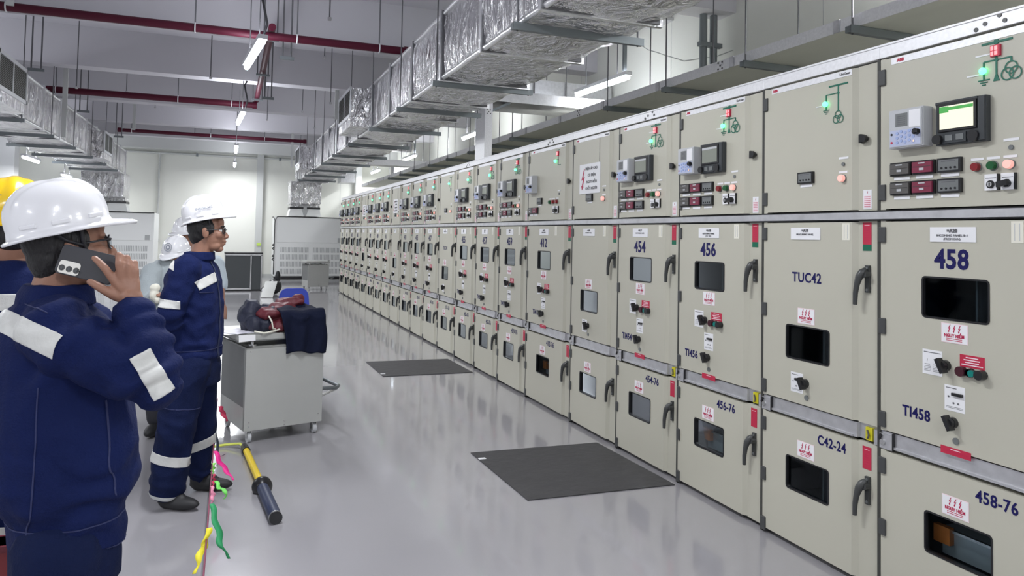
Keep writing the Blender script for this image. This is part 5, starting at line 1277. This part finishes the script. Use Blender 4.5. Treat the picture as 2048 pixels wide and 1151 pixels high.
for k in range(3): MB().disc((-0.056+0.0185*k, -0.021, 0.0058), (0, 0, 1), 0.0075, 0.0010, BLACK, 18).disc((-0.056+0.0185*k, -0.021, 0.0068), (0, 0, 1), 0.0035, 0.0006, DKGREY, 12).build('camera_lens', ph)

# ---- standing man in profile
t = thing('person', 'standing man in white hard hat and navy workwear in profile, wearing black socks', 'person')
HD = R_(-4); TD = R_(-20); Y2 = 4.47
Mh = frame(at(416, 463, Y2), HD, R_(3), 0, 0.97)
m = MB(); head_prims(m, Mh)
limb(m, [Mh @ Vector((-0.020, 0, -0.055)), at(398, 520, Y2)], [0.055, 0.058])
shr, elr, wrr = at(372, 538, 4.30), at(338, 632, 4.26), at(352, 700, 4.42)
shl, ell_, wrl = at(405, 538, 4.66), at(372, 630, 4.72), at(352, 700, 4.56)
loft(m, [(at(392, 515, Y2), 0.05, 0.06, TD), (at(388, 540, Y2), 0.09, 0.15, TD), (at(388, 600, Y2), 0.11, 0.155, TD), (at(386, 680, Y2), 0.10, 0.145, TD), (at(384, 745, Y2), 0.11, 0.15, TD)])
limb(m, [shr, elr, wrr], [0.05, 0.04, 0.026]); limb(m, [shl, ell_, wrl], [0.05, 0.04, 0.026])
for w_, s in ((wrr, 1), (wrl, -1)):
    for k in range(4): limb(m, [w_, w_+Vector((-0.015, 0.02*s, -0.04-0.008*k)), w_+Vector((-0.022, 0.055*s, -0.035-0.017*k)), w_+Vector((-0.01, 0.080*s, -0.03-0.017*k))], [0.022, 0.012, 0.009, 0.008])
    limb(m, [w_, w_+Vector((-0.03, 0.03*s, -0.005)), w_+Vector((-0.035, 0.055*s, -0.012))], [0.018, 0.011, 0.009])
hr, kr, ar = at(380, 735, 4.38), at(352, 850, 4.34), at(334, 975, 4.36)
hl, kl, al = at(394, 735, 4.56), at(402, 850, 4.54), at(398, 945, 4.60)
limb(m, [hr, kr, ar, ar+Vector((0.0, 0.0, -0.03))], [0.075, 0.05, 0.036, 0.036]); limb(m, [hl, kl, al, al+Vector((0, 0, -0.03))], [0.075, 0.05, 0.036, 0.036])
fuse(m, 'body', 0.0045, SKIN, t, 1)
m = MB(); hair_prims(m, Mh); fuse(m, 'hair', 0.005, HAIR, t, 2)
h2 = helmet(t, frame(Mh @ Vector((-0.020, 0, 0.086)), HD, R_(13), 0, 0.90), HELM_W, 0.122, 0.104, 0.138, plate=(0.02, -0.106, 0.050, 'EVN HCMC', 0.019))
chin_strap(h2); glasses(t, Mh); eyes(t, Mh)
m = MB()
loft(m, [(at(396, 510, Y2), 0.062, 0.070, TD), (at(391, 523, Y2), 0.080, 0.12, TD), (at(388, 535, Y2), 0.108, 0.175, TD), (at(387, 560, Y2), 0.128, 0.200, TD), (at(388, 610, Y2), 0.142, 0.195, TD), (at(388, 660, Y2), 0.138, 0.182, TD), (at(386, 690, Y2), 0.138, 0.178, TD), (at(385, 713, Y2), 0.140, 0.180, TD)], DENIM)
limb(m, [shr, shr.lerp(elr, 0.5), elr], [0.078, 0.072, 0.062], DENIM); limb(m, [elr, elr.lerp(wrr, 0.9)], [0.060, 0.044], DENIM)
limb(m, [shl, shl.lerp(ell_, 0.5), ell_], [0.078, 0.070, 0.060], DENIM); limb(m, [ell_, ell_.lerp(wrl, 0.9)], [0.058, 0.044], DENIM)
jk = fuse(m, 'jacket', 0.007, DENIM, t, 3, 0.012, 9)
folds(jk.data, elr, Vector((0.2, 0, 1)), 0.16, 0.014, 75)
folds(jk.data, at(390, 690, 4.35), Vector((0.1, 0, 1)), 0.16, 0.011, 70)
m = MB(); loft(m, [(at(396, 520, Y2), 0.085, 0.095, TD), (at(399, 503, Y2), 0.076, 0.082, TD)], DENIM); fuse(m, 'collar', 0.006, DENIM, jk, 2, 0.004, 12)
# sleeve tape, chest tape
sm = at(342, 607, 4.25); sax = (elr-shr).normalized()
band(jk, 'reflective_band', jk, sm, (0.12, 0.0, 1), 0.022, lambda q: q.y < 4.50, ends=[(at(362, 607, 4.3), Vector((1, 0, 0)))])
ca, cb = at(394, 572, 4.3), at(431, 553, 4.3); cax = (cb-ca).normalized(); cn = cax.cross(((ca+cb)/2-CAM).normalized()).normalized()
band(jk, 'reflective_band', jk, (ca+cb)/2, cn, 0.026, lambda q: q.y < 4.6, ends=[(ca, -cax), (cb, cax)])
sa = at(345, 535, 4.3)
band(jk, 'shoulder_tape', jk, at(347, 530, 4.3), (0.55, 0, 1), 0.022, None, ends=[(at(352, 535, 4.4), Vector((1, 0, 0)))])
zp = at(431, 600, 4.30)
zf = Vector((math.cos(TD), math.sin(TD), 0)); zr = Vector((-math.sin(TD), math.cos(TD), 0)); cen = at(388, 600, Y2)
band(jk, 'zip_placket', jk, cen, zr, 0.010, lambda q: (q-cen).dot(zf) > 0 and q.z < 1.38, mat('placket', (0.006, 0.012, 0.05), 0.8), 0.004)
band(jk, 'hem_seam', jk, at(385, 693, Y2), (0, 0, 1), 0.0022, None, STITCH, 0.002)
band(jk, 'pocket_seam', jk, at(412, 585, 4.3), (0.05, 0, 1), 0.0022, lambda q: at(398, 585, 4.3).x < q.x < at(426, 585, 4.3).x and q.y < 4.5, STITCH, 0.002)
m = MB()
loft(m, [(at(384, 700, Y2), 0.128, 0.165, TD), (at(384, 735, Y2), 0.136, 0.17, TD), (at(384, 765, Y2), 0.136, 0.165, TD)], DENIM2)
limb(m, [hr, hr.lerp(kr, 0.5), kr, kr.lerp(ar, 0.5), ar+Vector((0.004, 0, 0.02))], [0.108, 0.104, 0.098, 0.092, 0.090], DENIM2)
limb(m, [hl, hl.lerp(kl, 0.5), kl, kl.lerp(al, 0.5), al+Vector((0.0, 0, 0.02))], [0.105, 0.096, 0.082, 0.072, 0.070], DENIM2)
tr = fuse(m, 'trousers', 0.007, DENIM2, t, 3, 0.014, 8, (1, 1, 0.7))
folds(tr.data, ar, Vector((0.2, 0.1, 1)), 0.20, 0.011, 70)
folds(tr.data, kr, Vector((0.3, 0.1, 1)), 0.16, 0.010, 70)
folds(tr.data, al, Vector((-0.2, 0.1, 1)), 0.18, 0.010, 75)
band(tr, 'reflective_band', tr, at(338, 913, 4.35), (0.22, 0, 1), 0.026, lambda q: (q-at(338, 913, 4.36)).length < 0.145 and q.y < 4.46)
band(tr, 'reflective_band', tr, at(402, 884, 4.55), (-0.38, 0, 1), 0.026, lambda q: (q-at(400, 884, 4.56)).length < 0.13 and q.y > 4.44)
band(tr, 'pocket_seam', tr, at(352, 815, 4.3), (0.1, 0, 1), 0.0022, lambda q: (q-at(362, 815, 4.30)).length < 0.10, STITCH, 0.002)
band(tr, 'trouser_cuff', tr, at(334, 989, 4.36), (0.15, 0, 1), 0.010, lambda q: q.y < 4.47 and q.x < at(372, 900, 4.4).x, COLG, 0.002)
for a_, ft in ((ar, -32), (al, -18)):
    f = Vector((math.cos(R_(ft)), math.sin(R_(ft)), 0)); m = MB(); Mf = frame((a_.x, a_.y, 0.0), R_(ft))
    ell(m, Mf, (0.07, 0, 0.036), (0.125, 0.045, 0.036), SHOE); ell(m, Mf, (0.0, 0, 0.06), (0.050, 0.042, 0.062), SHOE); ell(m, Mf, (0.045, 0, 0.05), (0.075, 0.036, 0.048), SHOE)
    fuse(m, 'sock', 0.007, SHOE, t, 2)

# ---- man in a yellow helmet at the left edge
def simple_person(label, head, hd, pitch, Yc, pel, shirt, pants, helm, arms, torso, td, legs, plate=None, hs=1.0, tone=SKIN, vox=0.007):
    t = thing('person', label, 'person'); Mh = frame(head, hd, pitch, 0, hs); m = MB(); head_prims(m, Mh); nb = torso[0][0]
    limb(m, [Mh @ Vector((-0.020, 0, -0.055)), nb], [0.055, 0.058])
    loft(m, [(c, a*0.8, b_*0.8, td) for c, a, b_ in torso])
    for a in arms:
        limb(m, a[:3], [0.048, 0.038, 0.025])
        w = a[2]; dr = (a[2]-a[1]).normalized(); sd = dr.cross(Vector((0, 0, 1))) if abs(dr.z) < 0.9 else Vector((0, 1, 0)); sd.normalize()
        for k in range(4): limb(m, [w, w+dr*0.05+sd*(0.024-0.016*k), w+dr*0.095+sd*(0.027-0.018*k)+Vector((0, 0, -0.012)), w+dr*0.115+sd*(0.026-0.017*k)+Vector((0, 0, -0.028))], [0.023, 0.013, 0.009, 0.008])
        limb(m, [w, w+dr*0.04+sd*0.038, w+dr*0.07+sd*0.048], [0.018, 0.011, 0.009])
    for a in legs: limb(m, a, [0.07, 0.048, 0.036])
    fuse(m, 'body', vox, tone, t, 1)
    m = MB(); hair_prims(m, Mh); fuse(m, 'hair', vox, HAIR, t, 2)
    h = helmet(t, frame(Mh @ Vector((-0.016, 0, 0.050)), hd, pitch+R_(5), 0, hs), helm, 0.124, 0.106, 0.126, plate)
    m = MB(); loft(m, [(c, a, b_, td) for c, a, b_ in torso], shirt)
    for a in arms:
        e = 0.92 if len(a) < 4 else a[3]
        limb(m, [a[0], a[0].lerp(a[1], 0.5), a[1]], [0.074, 0.068, 0.058], shirt)
        if e > 0: limb(m, [a[1], a[1].lerp(a[2], e)], [0.057, 0.044], shirt)
    jk = fuse(m, 'jacket' if shirt is DENIM else 'shirt', 0.008, shirt, t, 3, 0.010, 9)
    m = MB(); pc = torso[-1][0]; loft(m, [(pc+Vector((0, 0, 0.05)), 0.12, 0.155, td), (pc-Vector((0, 0, 0.08)), 0.125, 0.16, td)], pants)
    for a in legs: limb(m, [a[0], a[0].lerp(a[1], 0.5), a[1], a[2]+Vector((0, 0, 0.04))], [0.095, 0.088, 0.078, 0.066], pants)
    fuse(m, 'trousers', 0.009, pants, t, 2, 0.01, 8)
    for a in legs:
        Mf = frame((a[2].x, a[2].y, 0), td); m = MB(); ell(m, Mf, (0.06, 0, 0.045), (0.13, 0.048, 0.045), SHOE); ell(m, Mf, (-0.01, 0, 0.06), (0.052, 0.045, 0.062), SHOE); fuse(m, 'shoe', 0.009, SHOE, t, 2)
    return t, jk, h
V = Vector
for o_, c_, a_, r_, m_, f_ in FOLD_LATER: folds(o_.data, c_, Vector(a_), r_, m_, f_)
Yc = 3.0
tor = [(at(12, 520, Yc), 0.07, 0.085), (at(10, 545, Yc), 0.11, 0.17), (at(8, 580, Yc), 0.13, 0.20), (at(6, 680, Yc), 0.14, 0.20), (at(4, 850, Yc), 0.145, 0.19), (at(4, 1000, Yc), 0.145, 0.19), (at(4, 1068, Yc), 0.15, 0.19)]
bx = at(4, 1000, Yc).x
t0, j0, h0 = simple_person('man in yellow hard hat and navy workwear behind the man on the phone', at(27, 455, Yc), R_(100), 0, Yc, None, DENIM, DENIM2, HELM_Y,
    [(at(78, 590, 3.0), at(80, 740, 3.05), at(78, 880, 3.0)), (V((bx-0.20, 3.0, 1.28)), V((bx-0.24, 3.0, 1.0)), V((bx-0.22, 3.05, 0.75)))],
    tor, R_(95), [(V((bx+0.09, 3.0, 0.80)), V((bx+0.09, 3.0, 0.44)), V((bx+0.09, 3.0, 0.08))), (V((bx-0.09, 3.0, 0.80)), V((bx-0.09, 3.0, 0.44)), V((bx-0.09, 3.0, 0.08)))],
    plate=(-0.11, 0.02, 0.06, 'EVN', 0.022))
band(j0, 'reflective_band', j0, at(20, 605, 2.85), (0.0, 0, 1), 0.027, lambda q: q.y < 3.02)
band(j0, 'reflective_band', j0, at(4, 1056, 2.9), (0.1, 0, 1), 0.018, None)
tag(MB().box(bx-0.18, at(26, 1120, 2.75).x, 2.70, 2.78, 0.0, at(10, 1078, 2.75).z, mat('maroon_box', (0.18, 0.02, 0.025), 0.5)).box(bx-0.19, at(26, 1120, 2.75).x+0.01, 2.69, 2.79, at(10, 1078, 2.75).z-0.02, at(10, 1078, 2.75).z, MAROON).build('storage_box'), 'maroon box standing on the floor at the bottom left corner', 'box')

# ---- two people behind the standing man
Yc = 5.95
tor = [(at(338, 520, Yc), 0.06, 0.075), (at(334, 535, Yc), 0.09, 0.15), (at(332, 560, Yc), 0.12, 0.185), (at(334, 620, Yc), 0.12, 0.175), (at(338, 690, Yc), 0.115, 0.165)]
px_ = at(338, 690, Yc).x
t3, j3, h3 = simple_person('person in grey shirt and white hard hat with a round badge, bending forward', at(352, 512, Yc), R_(240), R_(-20), Yc, None, GREYSHIRT, DARKPANTS, HELM_W,
    [(at(306, 545, 5.88), at(290, 610, 5.70), at(312, 592, 5.50)), (at(362, 548, 5.95), at(372, 610, 5.8), at(350, 600, 5.55))],
    tor, R_(255), [(V((px_-0.08, Yc, 0.78)), V((px_-0.07, Yc-0.02, 0.42)), V((px_-0.065, Yc, 0.08))), (V((px_+0.08, Yc, 0.78)), V((px_+0.08, Yc-0.02, 0.42)), V((px_+0.08, Yc, 0.08)))], vox=0.008, hs=0.86)
m = MB(); circle_line(m, 0, 0, 0.034, 0.006, mat('badge_ink', (0.25, 0.27, 0.32), 0.5), 0); circle_line(m, 0, 0, 0.016, 0.010, MATS['badge_ink'], 0)
o = m.build('badge_ring', h3); o.location = (0.122, 0.012, 0.060); o.rotation_euler = (0, R_(0), R_(90)); 
o.rotation_euler = Euler((R_(-18), 0, R_(90)))
MB().box(-0.05, 0.05, -0.035, 0.01, -0.01, 0.0, WHITE)
tag(blob_obj('work_glove', [(at(310, 575, 5.42), (0.035, 0.03, 0.028)), (at(308, 588, 5.42), (0.028, 0.03, 0.04)), (at(315, 598, 5.42), (0.02, 0.025, 0.03))], 0.006, CREAM, 0.006, 14), 'pale glove held by the bending person in the grey shirt', 'glove')
Yc = 6.8
tor = [(at(385, 508, Yc), 0.06, 0.075), (at(390, 525, Yc), 0.09, 0.15), (at(393, 548, Yc), 0.12, 0.185), (at(395, 600, Yc), 0.12, 0.175), (at(397, 680, Yc), 0.115, 0.165)]
px_ = at(397, 690, Yc).x
t4, j4, h4 = simple_person('person in pale blue shirt almost hidden behind the standing man', at(371, 474, Yc), R_(235), R_(-5), Yc, None, PALESHIRT, DARKPANTS, HELM_W,
    [(at(430, 528, 6.75), at(441, 570, 6.70), at(444, 606, 6.60), 0.0), (at(352, 535, 6.8), at(350, 600, 6.8), at(352, 660, 6.75))],
    tor, R_(250), [(V((px_-0.08, Yc, 0.78)), V((px_-0.07, Yc-0.02, 0.42)), V((px_-0.065, Yc, 0.08))), (V((px_+0.08, Yc, 0.78)), V((px_+0.08, Yc-0.02, 0.42)), V((px_+0.08, Yc, 0.08)))], vox=0.008)
m = MB().tube([at(436, 590, 6.55), at(440, 610, 6.55), at(442, 640, 6.56), at(443, 668, 6.56)], 0.012, mat('lanyard_pink', (0.60, 0.10, 0.20), 0.6), 8); m.build('lanyard', t4)
